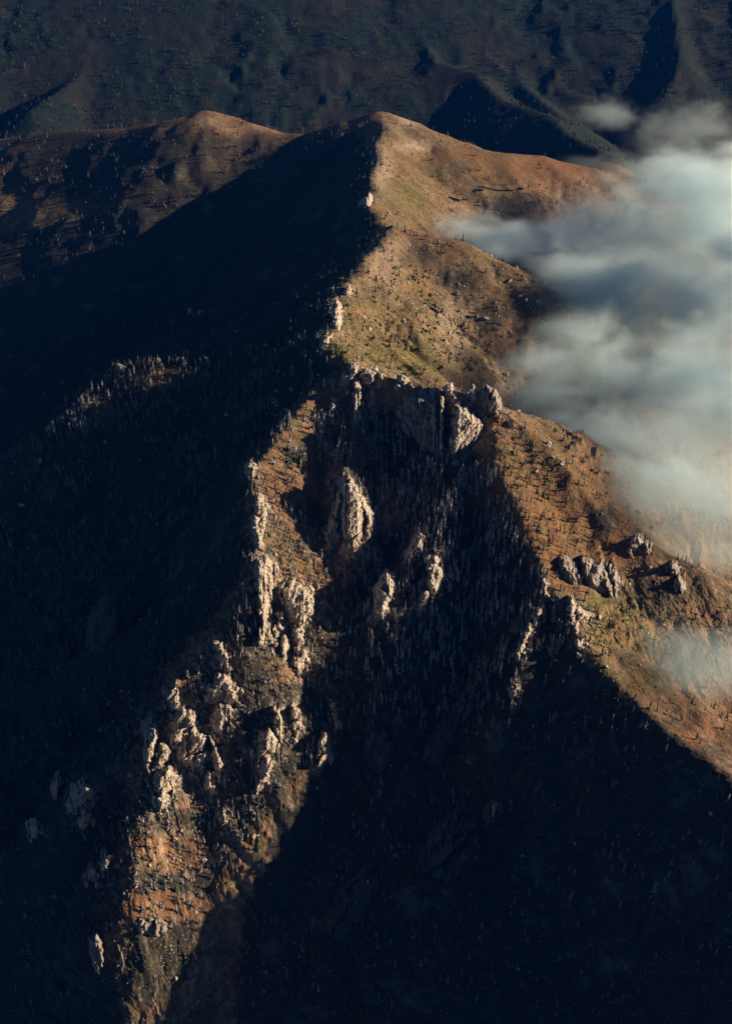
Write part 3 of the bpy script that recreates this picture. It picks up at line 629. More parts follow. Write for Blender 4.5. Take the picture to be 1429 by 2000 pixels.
# ------------------------------------------------------------------ the land
def add_zones(me, u, v, x, y):
    ju = fbm(x / 14, y / 14, 3, 301) * 16; jv = fbm(x / 14 + 7, y / 14, 3, 305) * 12
    u = u + ju; v = v + jv
    d = np.stack([look(GRASS, u, v), look(RED, u, v), look(BURNT_SHADE, u, v), look(PALE, u, v)], -1).astype(np.float32)
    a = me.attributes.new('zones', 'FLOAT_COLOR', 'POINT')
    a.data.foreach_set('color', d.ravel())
    a = me.attributes.new('rocky', 'FLOAT', 'POINT')
    a.data.foreach_set('value', look(ROUGH, u, v).astype(np.float32).ravel())
    a = me.attributes.new('bedrock', 'FLOAT', 'POINT')
    a.data.foreach_set('value', look(BEDROCK, u, v).astype(np.float32).ravel())

split = int(np.searchsorted(RNGS, 3900))
PU, PV = to_px(GX, GY, H)
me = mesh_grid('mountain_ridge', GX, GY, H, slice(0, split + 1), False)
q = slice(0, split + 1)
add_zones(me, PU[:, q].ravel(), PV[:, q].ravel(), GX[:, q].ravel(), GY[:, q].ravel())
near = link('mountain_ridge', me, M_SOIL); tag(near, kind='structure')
far = link('background_mountain', mesh_grid('background_mountain', GX, GY, H, slice(split, NR)), M_FAR); tag(far, kind='structure')

# ------------------------------------------------------------------ rock outcrops
def edge_dist(poly, u, v):
    d = np.full(u.shape, 1e9)
    n = len(poly)
    for i in range(n):
        x0, y0 = poly[i]; x1, y1 = poly[(i + 1) % n]
        ex, ey = x1 - x0, y1 - y0
        t = np.clip(((u - x0) * ex + (v - y0) * ey) / (ex * ex + ey * ey + 1e-9), 0, 1)
        d = np.minimum(d, np.hypot(u - x0 - t * ex, v - y0 - t * ey))
    return np.where(inside(poly, u, v), d, -d)

HS = H0
def crag(poly, lean=0.0, prot=14.0, steep=70.0, amp=1.0, seed=0, step=1.6, grow=1.0):
    """one rock face: its foot follows the ground along the lower edge of the outline, it rises steeply and stands out from the slope"""
    poly = np.array(poly, float)
    c = poly.mean(0); poly = c + (poly - c) * grow * (1.14 if len(poly) > 7 else 1.2)
    rr = np.random.default_rng(seed)
    # break the outline up
    pts = []
    for i in range(len(poly)):
        p, q = poly[i], poly[(i + 1) % len(poly)]
        n = max(1, int(np.hypot(*(q - p)) / 4))
        for k in range(n): pts.append(p + (q - p) * k / n + rr.normal(0, 1.0, 2) * (2.6 if rr.random() < .35 else .9))
    pl = [tuple(p) for p in pts]
    P = np.array(pl)
    u0, v0 = P.min(0) - 2; u1, v1 = P.max(0) + 2
    us = np.arange(u0, u1, step); vs = np.arange(v0, v1, step)
    U, V = np.meshgrid(us, vs, indexing='ij')
    E = edge_dist(pl, U, V)
    keep = E > -step * .5
    # foot of each column
    vb = np.where(keep.any(1), np.where(keep, V, -1e9).max(1), np.nan)
    ok = ~np.isnan(vb)
    vb = np.interp(np.arange(len(us)), np.where(ok)[0], vb[ok])
    X, Y, Z = strike(us, vb, HS)
    rb = np.hypot(X, Y)
    med = np.median(rb); rb = np.clip(rb, med - 40, med + 40)
    k = np.ones(7) / 7; rb = np.convolve(np.pad(rb, 3, 'edge'), k, 'valid')
    dx, dy, dq = ray(U, V); T = -dq / np.hypot(dx, dy)
    bx, by, bq = ray(us, vb); zb = rb * bq / np.hypot(bx, by)
    xs, ys, zs = strike(U.ravel(), V.ravel(), HS); rs = np.hypot(xs, ys).reshape(U.shape)
    tf = math.tan(math.radians(steep)); tg = math.tan(math.radians(40))
    RB = rb[:, None]; ZB = zb[:, None]
    rface = (RB * tf - ZB) / (tf + T)
    rgent = (RB * tg - ZB) / (tg + T)
    rs = np.minimum(rs, rgent)
    mpp = med / 1650.0 * .82            # metres a pixel
    em = np.clip(E * mpp, 0, None)
    wid = (u1 - u0) * mpp
    e = np.clip((em + fbm(U / 9, V / 14, 3, seed + 9) * 2.2 * (em > .6)) / (wid * .17 + 1e-6), 0, 1); e = e ** .8
    r = rs + 3.0 - e * (3.0 + np.minimum(np.maximum(rs - rface, 0) + prot * .3, prot))
    if lean == 0: lean = rr.uniform(-.25, .6)
    ca, sa = math.cos(lean), math.sin(lean)
    A = (U - u0) * mpp; B = (V - v0) * mpp * 1.2
    wa = fbm(A / 7, B / 12, 2, seed + 5) * .7
    A2 = A * ca + B * sa + wa; B2_ = -A * sa + B * ca
    f1, k1 = facets(A2, B2_, 10.0, 22.0, seed * 7 + 1, 1.5)
    f2, k2 = facets(A2 + 40, B2_, 3.4, 11.0, seed * 7 + 21, 1.0)
    f3, k3 = facets(A2 + 90, B2_ * 1.1, 1.8, 4.2, seed * 7 + 41, .9)
    dd = f1 * 7.5 + f2 * 3.0 + f3 * 1.0 - 1.2 * np.exp(-(k1 / .05) ** 2) - .6 * np.exp(-(k2 / .07) ** 2)
    ed = np.clip(em / 4.0, .15, 1)
    r = r - dd * ed * amp
    bear = np.arctan2(dx, dy)
    Zc = -r * T
    side = (rr.random() - .5) * .0
    Xc = r * np.sin(bear) + f2 * ed * 1.0 * amp; Yc = r * np.cos(bear)
    Zc = Zc + f3 * .7 * ed
    idx = -np.ones(U.shape, int); idx[keep] = np.arange(keep.sum())
    cell = keep[:-1, :-1] & keep[1:, :-1] & keep[1:, 1:] & keep[:-1, 1:]
    ii, jj = np.where(cell)
    quads = np.stack([idx[ii, jj], idx[ii, jj + 1], idx[ii + 1, jj + 1], idx[ii + 1, jj]], 1)
    co = np.stack([Xc[keep], Yc[keep], Zc[keep]], 1)
    # sides that run back into the slope
    ed_ = np.concatenate([quads[:, [0, 1]], quads[:, [1, 2]], quads[:, [2, 3]], quads[:, [3, 0]]])
    key = np.sort(ed_, 1); key = key[:, 0].astype(np.int64) * 10000000 + key[:, 1]
    _, inv, cnt = np.unique(key, return_inverse=True, return_counts=True)
    bd = ed_[cnt[inv] == 1]
    bv = np.unique(bd); back = {v: len(co) + n for n, v in enumerate(bv)}
    bb = bear[keep][bv]
    dep = 16.0
    ex = np.stack([co[bv, 0] + np.sin(bb) * dep, co[bv, 1] + np.cos(bb) * dep, co[bv, 2] - 7.0], 1)
    sk = np.array([[b_, a_, back[a_], back[b_]] for a_, b_ in bd])
    co = np.concatenate([co, ex]); quads = np.concatenate([quads, sk])
    used = np.unique(quads); remap = -np.ones(len(co), int); remap[used] = np.arange(len(used))
    return co[used], remap[quads]

def crag_mesh(name, poly, **kw):
    co, q = crag(poly, **kw)
    c = co.mean(0); c[2] = co[:, 2].min()
    return build_mesh(bpy.data.meshes.new(name), co - c, q, smooth=False), Vector(c)

sd = 100
OUT_POLYS = []
for label, mk, parts in OUTCROPS:
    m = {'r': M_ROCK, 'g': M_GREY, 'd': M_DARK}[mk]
    built = []
    for nm, poly, kw in parts:
        sd += 3
        built.append((nm,) + crag_mesh(nm, poly, seed=sd, **kw))
        OUT_POLYS.append(poly)
    cen = np.mean(parts[0][1], 0)
    if mk == 'r' and 700 < cen[1] and len(parts) < 5:
        q = np.random.default_rng(sd)
        for k_ in range(8 if cen[0] < 700 and cen[1] > 940 else 4):
            src = np.array(parts[int(q.integers(0, len(parts)))][1], float); c_ = src.mean(0); e_ = src[int(q.integers(0, len(src)))]
            p_ = c_ + (e_ - c_) * q.uniform(.95, 1.5) + (0, q.uniform(0, 7)); wd = q.uniform(3.0, 6.5); ht = wd * q.uniform(1.1, 2.1)
            an = np.linspace(0, 2 * math.pi, 8)[:-1] + q.uniform(0, 1)
            pl_ = [(p_[0] + math.cos(a) * wd * q.uniform(.7, 1.2) + .3 * math.sin(a) * wd, p_[1] + math.sin(a) * ht * q.uniform(.7, 1.2)) for a in an]
            sd += 3
            built.append(('fragment',) + crag_mesh('fragment', pl_, seed=sd, prot=q.uniform(6, 12), steep=q.uniform(66, 80), amp=.6))
    if len(built) == 1:
        nm, me, loc = built[0]
        me.name = 'rock_outcrop'
        tag(link('rock_outcrop', me, m, None, loc), label, 'rock', 'rock outcrops')
    else:
        base = sum((b[2] for b in built), Vector()) / len(built)
        base.z = min(b[2].z for b in built)
        e = link('rock_outcrop', None, None, None, base)
        tag(e, label, 'rock', 'rock outcrops')
        for nm, me, loc in built: link(nm, me, m, e, loc - base)

# ------------------------------------------------------------------ plants, boulders and logs
ANCHORS = ['the tall white outcrop', 'the large pale cliff pillar', 'the broad dark cliff', 'the jagged crest spires', 'the small knobs above the pale pillar', 'the crags at the fork', 'the slender pale pillar', 'the short hanging pillar', 'the narrow bright pillar', 'the lone block on the fork crest', 'the ragged white rib', 'the small split rock', 'the tall fluted cliff', 'the wide fluted cliff', 'the blocks under the fluted cliff', 'the topmost crag of the column', 'the middle crag of the column', 'the lowest slab of the column', 'the small rounded crag', 'the large streaked rock face', "the pillar at the spur's left edge", 'the ribbed pale rock', 'the pale rock fang', 'the golden arch rock', 'the small golden pillar', 'the upper thin fin', 'the lower thin fin', 'the isolated lit crag', 'the knob by the isolated crag', 'the knob at the left edge', 'the upper golden knob', 'the lower golden knob', 'the pointed rib in the bowl', 'the broken rib in the bowl', 'the brown pillar in the bowl', 'the grey tilted slabs', 'the cream-coloured crest rocks', 'the small tooth on the crest', 'the chain of pinkish rocks', 'the single bright shaded rock', 'the tiny lit rock tip', 'the rocks at the crest bend', 'the low tilted rocks', 'the rocks on the summit cone', 'the flat mossy slab', 'the rough brown crag', 'the squat pale crag', 'the dark blue-grey slab', 'the long slanting slabs', 'the smooth dark slab', 'the faint dark slabs', 'the two crags at the right edge', 'the bluff on the right skyline', 'the bluff on the side spur']
ANCHOR_PX = [np.mean([np.mean(p[1], 0) for p in o[2]], 0) for o in OUTCROPS]
ANCHOR_R = [max(np.ptp(np.concatenate([np.array(p[1]) for p in o[2]]), 0)) * .5 for o in OUTCROPS]
ORD = ['nearest'] + [w + ' nearest' for w in 'second third fourth fifth sixth seventh eighth ninth tenth eleventh twelfth thirteenth fourteenth fifteenth sixteenth seventeenth eighteenth nineteenth twentieth twenty-first twenty-second twenty-third twenty-fourth twenty-fifth twenty-sixth twenty-seventh twenty-eighth twenty-ninth thirtieth'.split()]
def place_labels(items):
    """items: (object, noun, u, v); each is named by the rock it stands by, on which side, and its turn counted from there"""
    by = {}
    for o, noun, u, v in items:
        d = [math.hypot(u - a[0], v - a[1]) - .6 * q for a, q in zip(ANCHOR_PX, ANCHOR_R)]
        k = int(np.argmin(d)); du, dv = u - ANCHOR_PX[k][0], v - ANCHOR_PX[k][1]
        side = ('right of' if du > 0 else 'left of') if abs(du) > abs(dv) else ('below' if dv > 0 else 'above')
        by.setdefault((noun, side, k), []).append((d[k], o))
    for (noun, side, k), l in by.items():
        l.sort(key=lambda q: q[0])
        for n, (_, o) in enumerate(l):
            turn = ORD[n] if n < len(ORD) else 'among the farther ones'
            o['label'] = noun + ' ' + side + ' ' + ANCHORS[k] + ', ' + turn if len(l) > 1 else noun + ' ' + side + ' ' + ANCHORS[k]
ITEMS = []
def proj(x, y, z):
    return to_px(x, y, z)
def seen(x, y, z, slack=10.0):
    u, v = to_px(x, y, z)
    ok = (u > 0) & (u < 1429) & (v > 0) & (v < 2000)
    X, Y, Z = strike(np.clip(u, 0, 1429), np.clip(v, 0, 2000))
    return ok & (np.hypot(X, Y) > np.hypot(x, y) - slack)
HE = H
def slope_n(x, y, e=4.0):
    nx = -(sample(HE, x + e, y) - sample(HE, x - e, y)) / (2 * e); ny = -(sample(HE, x, y + e) - sample(HE, x, y - e)) / (2 * e)
    k = 1 / np.sqrt(nx * nx + ny * ny + 1)
    return nx * k, ny * k, k

def snag_shape(seed, rings, sides, nbr, spread=.11):
    """a burnt, bare conifer one unit tall: a tapering pole, slightly bent, with short broken limbs growing from it"""
    r = np.random.default_rng(seed)
    zs = np.linspace(0, 1, rings); bend = r.normal(0, .018, 2)
    co = []; fc = []
    for k, z in enumerate(zs):
        rad = .024 * (1 - z) ** .7 + .004
        for j in range(sides):
            a = 2 * math.pi * j / sides + z * 2
            co.append((math.cos(a) * rad + bend[0] * z * z, math.sin(a) * rad + bend[1] * z * z, z - (.04 if k == 0 else 0)))
    for k in range(rings - 1):
        for j in range(sides):
            a, b = k * sides + j, k * sides + (j + 1) % sides
            fc.append((a, b, b + sides)); fc.append((a, b + sides, a + sides))
    for _ in range(nbr):
        k = int(r.integers(max(1, int(rings * .18)), rings - 1)); j = int(r.integers(0, sides))
        z = zs[k]; L = spread * (1.05 - z) * r.uniform(.45, 1.25) + .015
        a = 2 * math.pi * j / sides + z * 2 + r.uniform(-.6, .6)
        base = co[k * sides + j]
        co.append((base[0] + math.cos(a) * L, base[1] + math.sin(a) * L, z + r.uniform(-.02, .05)))
        t = len(co) - 1
        up = (k - 1) * sides + j; sd_ = k * sides + (j + 1) % sides
        fc.append((k * sides + j, t, up)); fc.append((k * sides + j, sd_, t))
    return np.array(co), np.array(fc)

def join(shapes, picks, x, y, z, h, rot, wide):
    cos, fcs, off = [], [], 0
    for k, (c, f) in enumerate(shapes):
        w_ = np.where(picks == k)[0]
        if not len(w_): continue
        ca, sa = np.cos(rot[w_])[:, None], np.sin(rot[w_])[:, None]; hh = h[w_][:, None]; ww = (h[w_] * wide[w_])[:, None]
        X = (c[None, :, 0] * ca - c[None, :, 1] * sa) * ww + x[w_][:, None]
        Y = (c[None, :, 0] * sa + c[None, :, 1] * ca) * ww + y[w_][:, None]
        Z = c[None, :, 2] * hh + z[w_][:, None]
        n = len(c)
        cos.append(np.stack([X, Y, Z], -1).reshape(-1, 3))
        fcs.append((f[None] + (np.arange(len(w_)) * n)[:, None, None]).reshape(-1, 3) + off); off += n * len(w_)
    return np.concatenate(cos), np.concatenate(fcs)

LIT_RIGHT = patches(polys=[[(990, 830), (1120, 930), (1200, 1040), (1500, 1170), (1500, 1560), (1230, 1340), (1120, 1240), (1060, 1110), (980, 960), (960, 880)]], r=4)
LIT_HUMP = patches(polys=[[(770, 446), (1000, 525), (1120, 620), (1120, 760), (960, 770), (790, 745), (690, 712), (660, 640), (700, 540)]], r=4)
LIT_CONE = patches(polys=[[(742, 225), (860, 280), (1060, 310), (1300, 360), (1300, 470), (900, 470), (770, 442), (735, 390), (740, 300)]], r=4)
LIT_SPUR = patches(polys=[[(500, 900), (560, 940), (640, 1080), (680, 1200), (660, 1420), (540, 1560), (430, 1700), (340, 1900), (250, 1950), (250, 1600), (290, 1420), (420, 1250), (490, 1100)]], r=4)
BOWL = patches(polys=[[(560, 830), (640, 790), (700, 790), (860, 880), (960, 900), (1040, 1070), (1110, 1260), (1000, 1420), (700, 1420), (680, 1150), (720, 1060), (650, 900), (560, 930)]], r=4)
SIDE = patches(polys=[[(40, 840), (150, 760), (230, 712), (400, 690), (520, 660), (480, 720), (330, 770), (180, 850), (60, 910)]], r=4)
WEST = patches(polys=[[(-400, 330), (560, 280), (690, 245), (725, 400), (640, 600), (630, 700), (540, 850), (480, 940), (490, 1100), (400, 1230), (290, 1340), (240, 1600), (230, 2100), (-400, 2100)]], r=4)

def where_is(u, v):
    """the part of the mountain that a pixel shows, for naming"""
    if v < 340 and u < 560: return ('on the brown hill behind the summit, left', 'hill')
    for A, t in ((SIDE, ('on the half-lit side spur at the left', 'side spur')), (LIT_RIGHT, ('on the sunlit ochre slope at the right', 'right slope')),
                 (LIT_HUMP, ('on the sunlit slope above the crags', 'upper slope')), (LIT_CONE, ('on the sunlit side of the summit cone', 'summit cone')),
                 (LIT_SPUR, ('among the pale rocks of the lower left spur', 'left spur')), (BOWL, ('in the bowl between the two crests', 'bowl')),
                 (WEST, ('in the blue shade left of the crest', 'shaded slope'))):
        if look(A, np.array([u]), np.array([v]))[0] > .4: return t
    return ('in the dark valley at the lower right', 'valley') if v > 1100 else ('on the slopes by the cloud', 'cloud edge')

# standing dead trees
NT = 82000
b_ = RNG.uniform(BEAR[0] * .8, BEAR[-1] * .8, NT); r_ = np.sqrt(RNG.uniform(620 ** 2, 3850 ** 2, NT))
extra = np.arange(NT) > 44000
b_[extra] = RNG.uniform(-.42, .32, extra.sum()); r_[extra] = np.sqrt(RNG.uniform(880 ** 2, 2000 ** 2, extra.sum()))
tx, ty = r_ * np.sin(b_), r_ * np.cos(b_); tz = sample(H, tx, ty)
tu, tv = to_px(tx, ty, tz)
dens = .10 + .30 * look(BURNT_SHADE, tu, tv) + .45 * look(BOWL, tu, tv) + .5 * look(SIDE, tu, tv) + .12 * look(LIT_RIGHT, tu, tv) + .25 * look(LIT_HUMP, tu, tv)
dens *= .12 + 1.6 * sstep(-.15, .35, fbm(tx / 75, ty / 75, 3, 401)) * (1 - .45 * sstep(2100, 2700, r_))
dens = np.where(extra, (.10 + .75 * sstep(-.1, .35, fbm(tx / 40, ty / 40, 2, 433))) * look(BOWL, tu, tv) + .35 * look(SIDE, tu, tv) + .38 * look(LIT_SPUR, tu, tv) + .35 * look(WEST, tu, tv) * sstep(.0, .3, fbm(tx / 60, ty / 60, 2, 439)) + .1 * look(LIT_RIGHT, tu, tv), dens)
nx, ny, nz = slope_n(tx, ty)
keep = (RNG.random(NT) < dens) & (nz > .5)
tx, ty, tz, tu, tv, r_ = (q[keep] for q in (tx, ty, tz, tu, tv, r_))
th = RNG.uniform(12, 25, len(tx)) * (.85 + .3 * look(BOWL, tu, tv)); th = np.where(RNG.random(len(tx)) < .12, th * 1.25, th)
charred = RNG.random(len(tx)) < np.where(look(LIT_RIGHT, tu, tv) + look(LIT_HUMP, tu, tv) + look(LIT_CONE, tu, tv) > .4, .72, .12)
vis = seen(tx, ty, tz + th * .6)
px_h = th / r_
score = px_h * vis * (1 + 1.3 * (look(BOWL, tu, tv) + look(SIDE, tu, tv) + look(LIT_RIGHT, tu, tv) + look(LIT_SPUR, tu, tv))) * (tv < 1700) * (tu > 70) * (tu < 1359)
order = np.argsort(-score)
pick = np.zeros(len(tx), bool); quota = {}
for i in order[:4000]:
    gname = where_is(tu[i], tv[i])[1]
    if quota.get(gname, 0) < {'bowl': 90, 'left spur': 45, 'right slope': 50, 'shaded slope': 30, 'side spur': 30}.get(gname, 18):
        quota[gname] = quota.get(gname, 0) + 1; pick[i] = True
DET = [snag_shape(k, 15, 5, 34) for k in range(5)] + [snag_shape(20 + k, 14, 5, 26, .06) for k in range(3)]
meshes = {}
def trim(me): return me
for i in np.where(pick)[0]:
    k = int(RNG.integers(0, len(DET))); c = bool(charred[i])
    if (k, c) not in meshes:
        meshes[(k, c)] = build_mesh(bpy.data.meshes.new('dead_tree'), DET[k][0], DET[k][1], smooth=False)
        meshes[(k, c)].materials.append(M_CHAR if c else M_SNAG)
    o = link('dead_tree', meshes[(k, c)], None, None, (tx[i], ty[i], tz[i] - .5))
    wd = th[i] * RNG.uniform(.9, 1.25)
    o.scale = (wd, wd, th[i]); o.rotation_euler = (RNG.normal(0, .03), RNG.normal(0, .03), RNG.uniform(0, 6.28))
    t, gname = where_is(tu[i], tv[i])
    ITEMS.append((o, ('tall ' if th[i] > 19 else 'short ') + ('charred black tree' if c else 'bleached dead tree'), tu[i], tv[i]))
    tag(o, ('charred black bare tree trunk ' if c else 'bleached grey bare dead conifer ') + t, 'tree', ('charred' if c else 'bleached') + ' dead trees, ' + gname)
LOWN = [snag_shape(40 + k, 7, 3, 15) for k in range(3)] + [snag_shape(45 + k, 8, 3, 24, .16) for k in range(2)]
LOWF = [snag_shape(60 + k, 4, 3, 6, .10) for k in range(3)]
def forest(name, sel, shapes, m, label, wide=1.15):
    n = len(sel)
    co, fc = join(shapes, RNG.integers(0, len(shapes), n), tx[sel], ty[sel], tz[sel] - .5, th[sel], RNG.uniform(0, 6.28, n), RNG.uniform(.9, 1.2, n) * wide)
    o = link(name, build_mesh(bpy.data.meshes.new(name), co, fc, smooth=False), m)
    tag(o, label, 'trees', None, 'stuff')
near_t = r_ < 1900
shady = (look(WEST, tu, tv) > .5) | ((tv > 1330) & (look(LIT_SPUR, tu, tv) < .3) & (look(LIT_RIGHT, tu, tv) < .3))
forest('shade_toned_dead_forest', np.where(~pick & near_t & ~charred & shady)[0], LOWN, M_SNAG_SHADE, 'countless dead trees, wood toned dim for shade, on the shaded slopes left and below')
forest('dead_forest', np.where(~pick & near_t & ~charred & ~shady)[0], LOWN, M_SNAG, 'countless bleached dead conifers standing over the nearer slopes')
forest('charred_forest', np.where(~pick & near_t & charred)[0], LOWN, M_CHAR, 'countless charred black trunks standing over the nearer slopes')
forest('distant_dead_forest', np.where(~pick & ~near_t & ~charred)[0], LOWF, M_DIM, 'countless tiny bleached dead conifers on the far half of the ridge', 1.5)
forest('distant_charred_forest', np.where(~pick & ~near_t & charred)[0], LOWF, M_CHAR, 'countless tiny charred trunks on the far half of the ridge', 1.5)
n_tree = len(tx)
# trees of the mountain across the valley
NF = 9500
fbear = RNG.uniform(BEAR[0] * .62, BEAR[-1] * .62, NF); fr = np.sqrt(RNG.uniform(3900 ** 2, 5900 ** 2, NF))
tx, ty = fr * np.sin(fbear), fr * np.cos(fbear); tz = sample(H, tx, ty); th = RNG.uniform(12, 24, NF)
kf = fbm(tx / 220, ty / 220, 3, 470) > -.12
tx, ty, tz, th = tx[kf], ty[kf], tz[kf], th[kf]
forest('background_forest', np.arange(len(tx)), LOWF, M_NEEDLE, 'countless small dark trees on the dark background mountain', 1.6)

# boulders
def stone_shape(seed, sub):
    import bmesh
    bm = bmesh.new(); bmesh.ops.create_icosphere(bm, subdivisions=sub, radius=1.0)
    r = np.random.default_rng(seed)
    co = np.array([v.co[:] for v in bm.verts]); fc = np.array([[v.index for v in f.verts] for f in bm.faces]); bm.free()
    co *= (1 + r.normal(0, .16, len(co)))[:, None]
    for _ in range(5):                                      # flat broken sides
        n = r.normal(0, 1, 3); n /= np.linalg.norm(n); d = r.uniform(.45, .8)
        q = co @ n; co -= np.outer(np.clip(q - d, 0, None), n)
    return co * np.array((1, r.uniform(.7, 1), r.uniform(.6, .95))), fc
def scatter_seen(n, A, box, base=0.0):
    """places on the ground in view, as thick as the map says"""
    u = RNG.uniform(box[0], box[2], n); v = RNG.uniform(box[1], box[3], n)
    x0, y0, _ = strike(u, v)
    k = RNG.random(n) < (base + look(A, u, v)) * (.15 + 1.2 * sstep(-.1, .3, fbm(x0 / 15, y0 / 15, 2, 540)))
    x, y, z = strike(u[k], v[k]); r = np.hypot(x, y); k2 = r < 2700
    return x[k2], y[k2], z[k2], u[k][k2], v[k][k2], r[k2]
def both(a, b): return tuple(np.concatenate([p, q]) for p, q in zip(a, b))
def scatter(n, weight, rmax=2700, rmin=640):
    b = RNG.uniform(BEAR[0] * .75, BEAR[-1] * .75, n); r = np.sqrt(RNG.uniform(rmin ** 2, rmax ** 2, n))
    x, y = r * np.sin(b), r * np.cos(b); z = sample(H, x, y); u, v = to_px(x, y, z)
    k = RNG.random(n) < weight(u, v, x, y)
    return x[k], y[k], z[k], u[k], v[k], r[k]
STONY = patches(spots=[(880, 630, 60, 60, 1), (920, 670, 60, 40, .9), (980, 720, 60, 30, .8), (760, 600, 80, 60, .6), (1040, 620, 80, 60, .5), (560, 1090, 60, 50, .8), (600, 1250, 50, 80, .9), (620, 860, 60, 50, .6),
                       (1000, 830, 60, 40, .9), (1080, 890, 60, 40, .7), (1010, 540, 80, 40, .5), (330, 1640, 100, 80, 1), (430, 1580, 80, 60, .8), (660, 620, 20, 60, 1), (760, 880, 80, 40, .4),
                       (700, 740, 60, 15, 1), (1200, 1250, 80, 60, .5), (290, 1850, 70, 60, .8), (560, 800, 50, 30, .6), (250, 1380, 60, 60, .5), (1180, 1290, 60, 40, .5), (590, 1330, 70, 60, .8), (170, 800, 60, 40, .6)])
x, y, z, u, v, r = scatter(120000, lambda u, v, x, y: (.02 + .95 * look(STONY, u, v) ** 1.3) * (.3 + 1.4 * (fbm(x / 18, y / 18, 2, 500) > .1)))
x, y, z, u, v, r = both((x, y, z, u, v, r), scatter_seen(16000, STONY, (200, 440, 1300, 1950), .05))
size = RNG.lognormal(.2, .5, len(x)) * .95 * np.clip(r / 1500, .8, 1.4)
vis = seen(x, y, z + size)
order = np.argsort(-(size / r * vis * (v < 1750))); pick = np.zeros(len(x), bool); pick[order[:260]] = True
ST = [stone_shape(k, 2) for k in range(6)]; SM = [build_mesh(bpy.data.meshes.new('boulder'), c, f, smooth=False) for c, f in ST]
for m_ in SM: m_.materials.append(M_ROCK)
for i in np.where(pick)[0]:
    s_ = float(size[i]) * 1.15
    o = link('boulder', SM[int(RNG.integers(0, 6))], None, None, (x[i], y[i], z[i] + .25 * s_))
    o.scale = (s_ * RNG.uniform(.8, 1.2), s_, s_ * RNG.uniform(.8, 1.3)); o.rotation_euler = (RNG.normal(0, .3), RNG.normal(0, .3), RNG.uniform(0, 6.28))
    t, gname = where_is(u[i], v[i])
    ITEMS.append((o, 'large pale boulder' if s_ > 2.2 else 'pale boulder', u[i], v[i]))
    tag(o, 'loose pale granite boulder ' + t, 'boulder', 'boulders, ' + gname)
SL = [stone_shape(30 + k, 1) for k in range(4)]
w_ = np.where(~pick)[0]
co, fc = join(SL, RNG.integers(0, 4, len(w_)), x[w_], y[w_], z[w_] + .2, size[w_], RNG.uniform(0, 6.28, len(w_)), RNG.uniform(.8, 1.3, len(w_)))
tag(link('scree', build_mesh(bpy.data.meshes.new('scree'), co, fc, smooth=False), M_ROCK), 'countless small pale stones strewn over the slopes', 'scree', None, 'stuff')
n_stone = len(w_)

# shrubs
def bush_shape(seed, sub):
    c, f = stone_shape(seed, sub); r = np.random.default_rng(seed + 5)
    c = c * (1 + r.uniform(-.42, .42, len(c)))[:, None]; c[:, 2] *= .8
    return c, f
LEAFY = patches(spots=[(740, 690, 130, 40, 1), (830, 720, 90, 30, 1), (700, 610, 60, 50, .8), (1070, 920, 90, 80, .55), (1180, 1220, 120, 60, .8), (1000, 850, 60, 40, .6), (545, 1055, 45, 30, .9), (620, 1200, 50, 60, .7),
                       (390, 1400, 40, 60, .9), (360, 1560, 70, 60, .6), (440, 1500, 50, 60, .5), (1060, 960, 50, 30, .6), (780, 600, 100, 70, .4), (330, 1700, 60, 40, .6), (1250, 1180, 80, 60, .6), (840, 360, 80, 50, .3), (1020, 600, 60, 40, .5), (330, 1640, 90, 70, .9), (410, 1560, 90, 60, .8), (560, 1330, 70, 60, .8), (310, 1850, 60, 60, .9), (480, 1300, 60, 50, .6), (470, 1480, 60, 60, .7), (620, 1300, 50, 80, .7)])
x, y, z, u, v, r = scatter(130000, lambda u, v, x, y: (.02 + .95 * look(LEAFY, u, v) ** 1.2) * (.25 + 1.5 * (fbm(x / 22, y / 22, 2, 520) > .05)))
x, y, z, u, v, r = both((x, y, z, u, v, r), scatter_seen(14000, LEAFY, (240, 340, 1350, 1900), .04))
size = RNG.lognormal(.3, .35, len(x)) * 1.0 * np.clip(r / 1500, .8, 1.4)
vis = seen(x, y, z + size)
order = np.argsort(-(size / r * vis)); pick = np.zeros(len(x), bool); pick[order[:220]] = True
BM = [build_mesh(bpy.data.meshes.new('shrub'), *bush_shape(70 + k, 2), smooth=False) for k in range(5)]
for m_ in BM: m_.materials.append(M_BUSH)
for i in np.where(pick)[0]:
    s_ = float(size[i]) * 1.2
    o = link('shrub', BM[int(RNG.integers(0, 5))], None, None, (x[i], y[i], z[i] + .35 * s_))
    o.scale = (s_ * RNG.uniform(.9, 1.4), s_ * RNG.uniform(.9, 1.3), s_); o.rotation_euler = (0, 0, RNG.uniform(0, 6.28))
    t, gname = where_is(u[i], v[i])
    ITEMS.append((o, 'olive green shrub', u[i], v[i]))
    tag(o, 'low olive green shrub ' + t, 'shrub', 'shrubs, ' + gname)
BL = [bush_shape(90 + k, 1) for k in range(4)]
w_ = np.where(~pick)[0]
co, fc = join(BL, RNG.integers(0, 4, len(w_)), x[w_], y[w_], z[w_] + .3, size[w_], RNG.uniform(0, 6.28, len(w_)), RNG.uniform(.9, 1.5, len(w_)))
tag(link('brush', build_mesh(bpy.data.meshes.new('brush'), co, fc, smooth=False), M_BUSH), 'countless small green bushes dotted over the sunlit slopes', 'brush', None, 'stuff')
n_bush = len(w_)

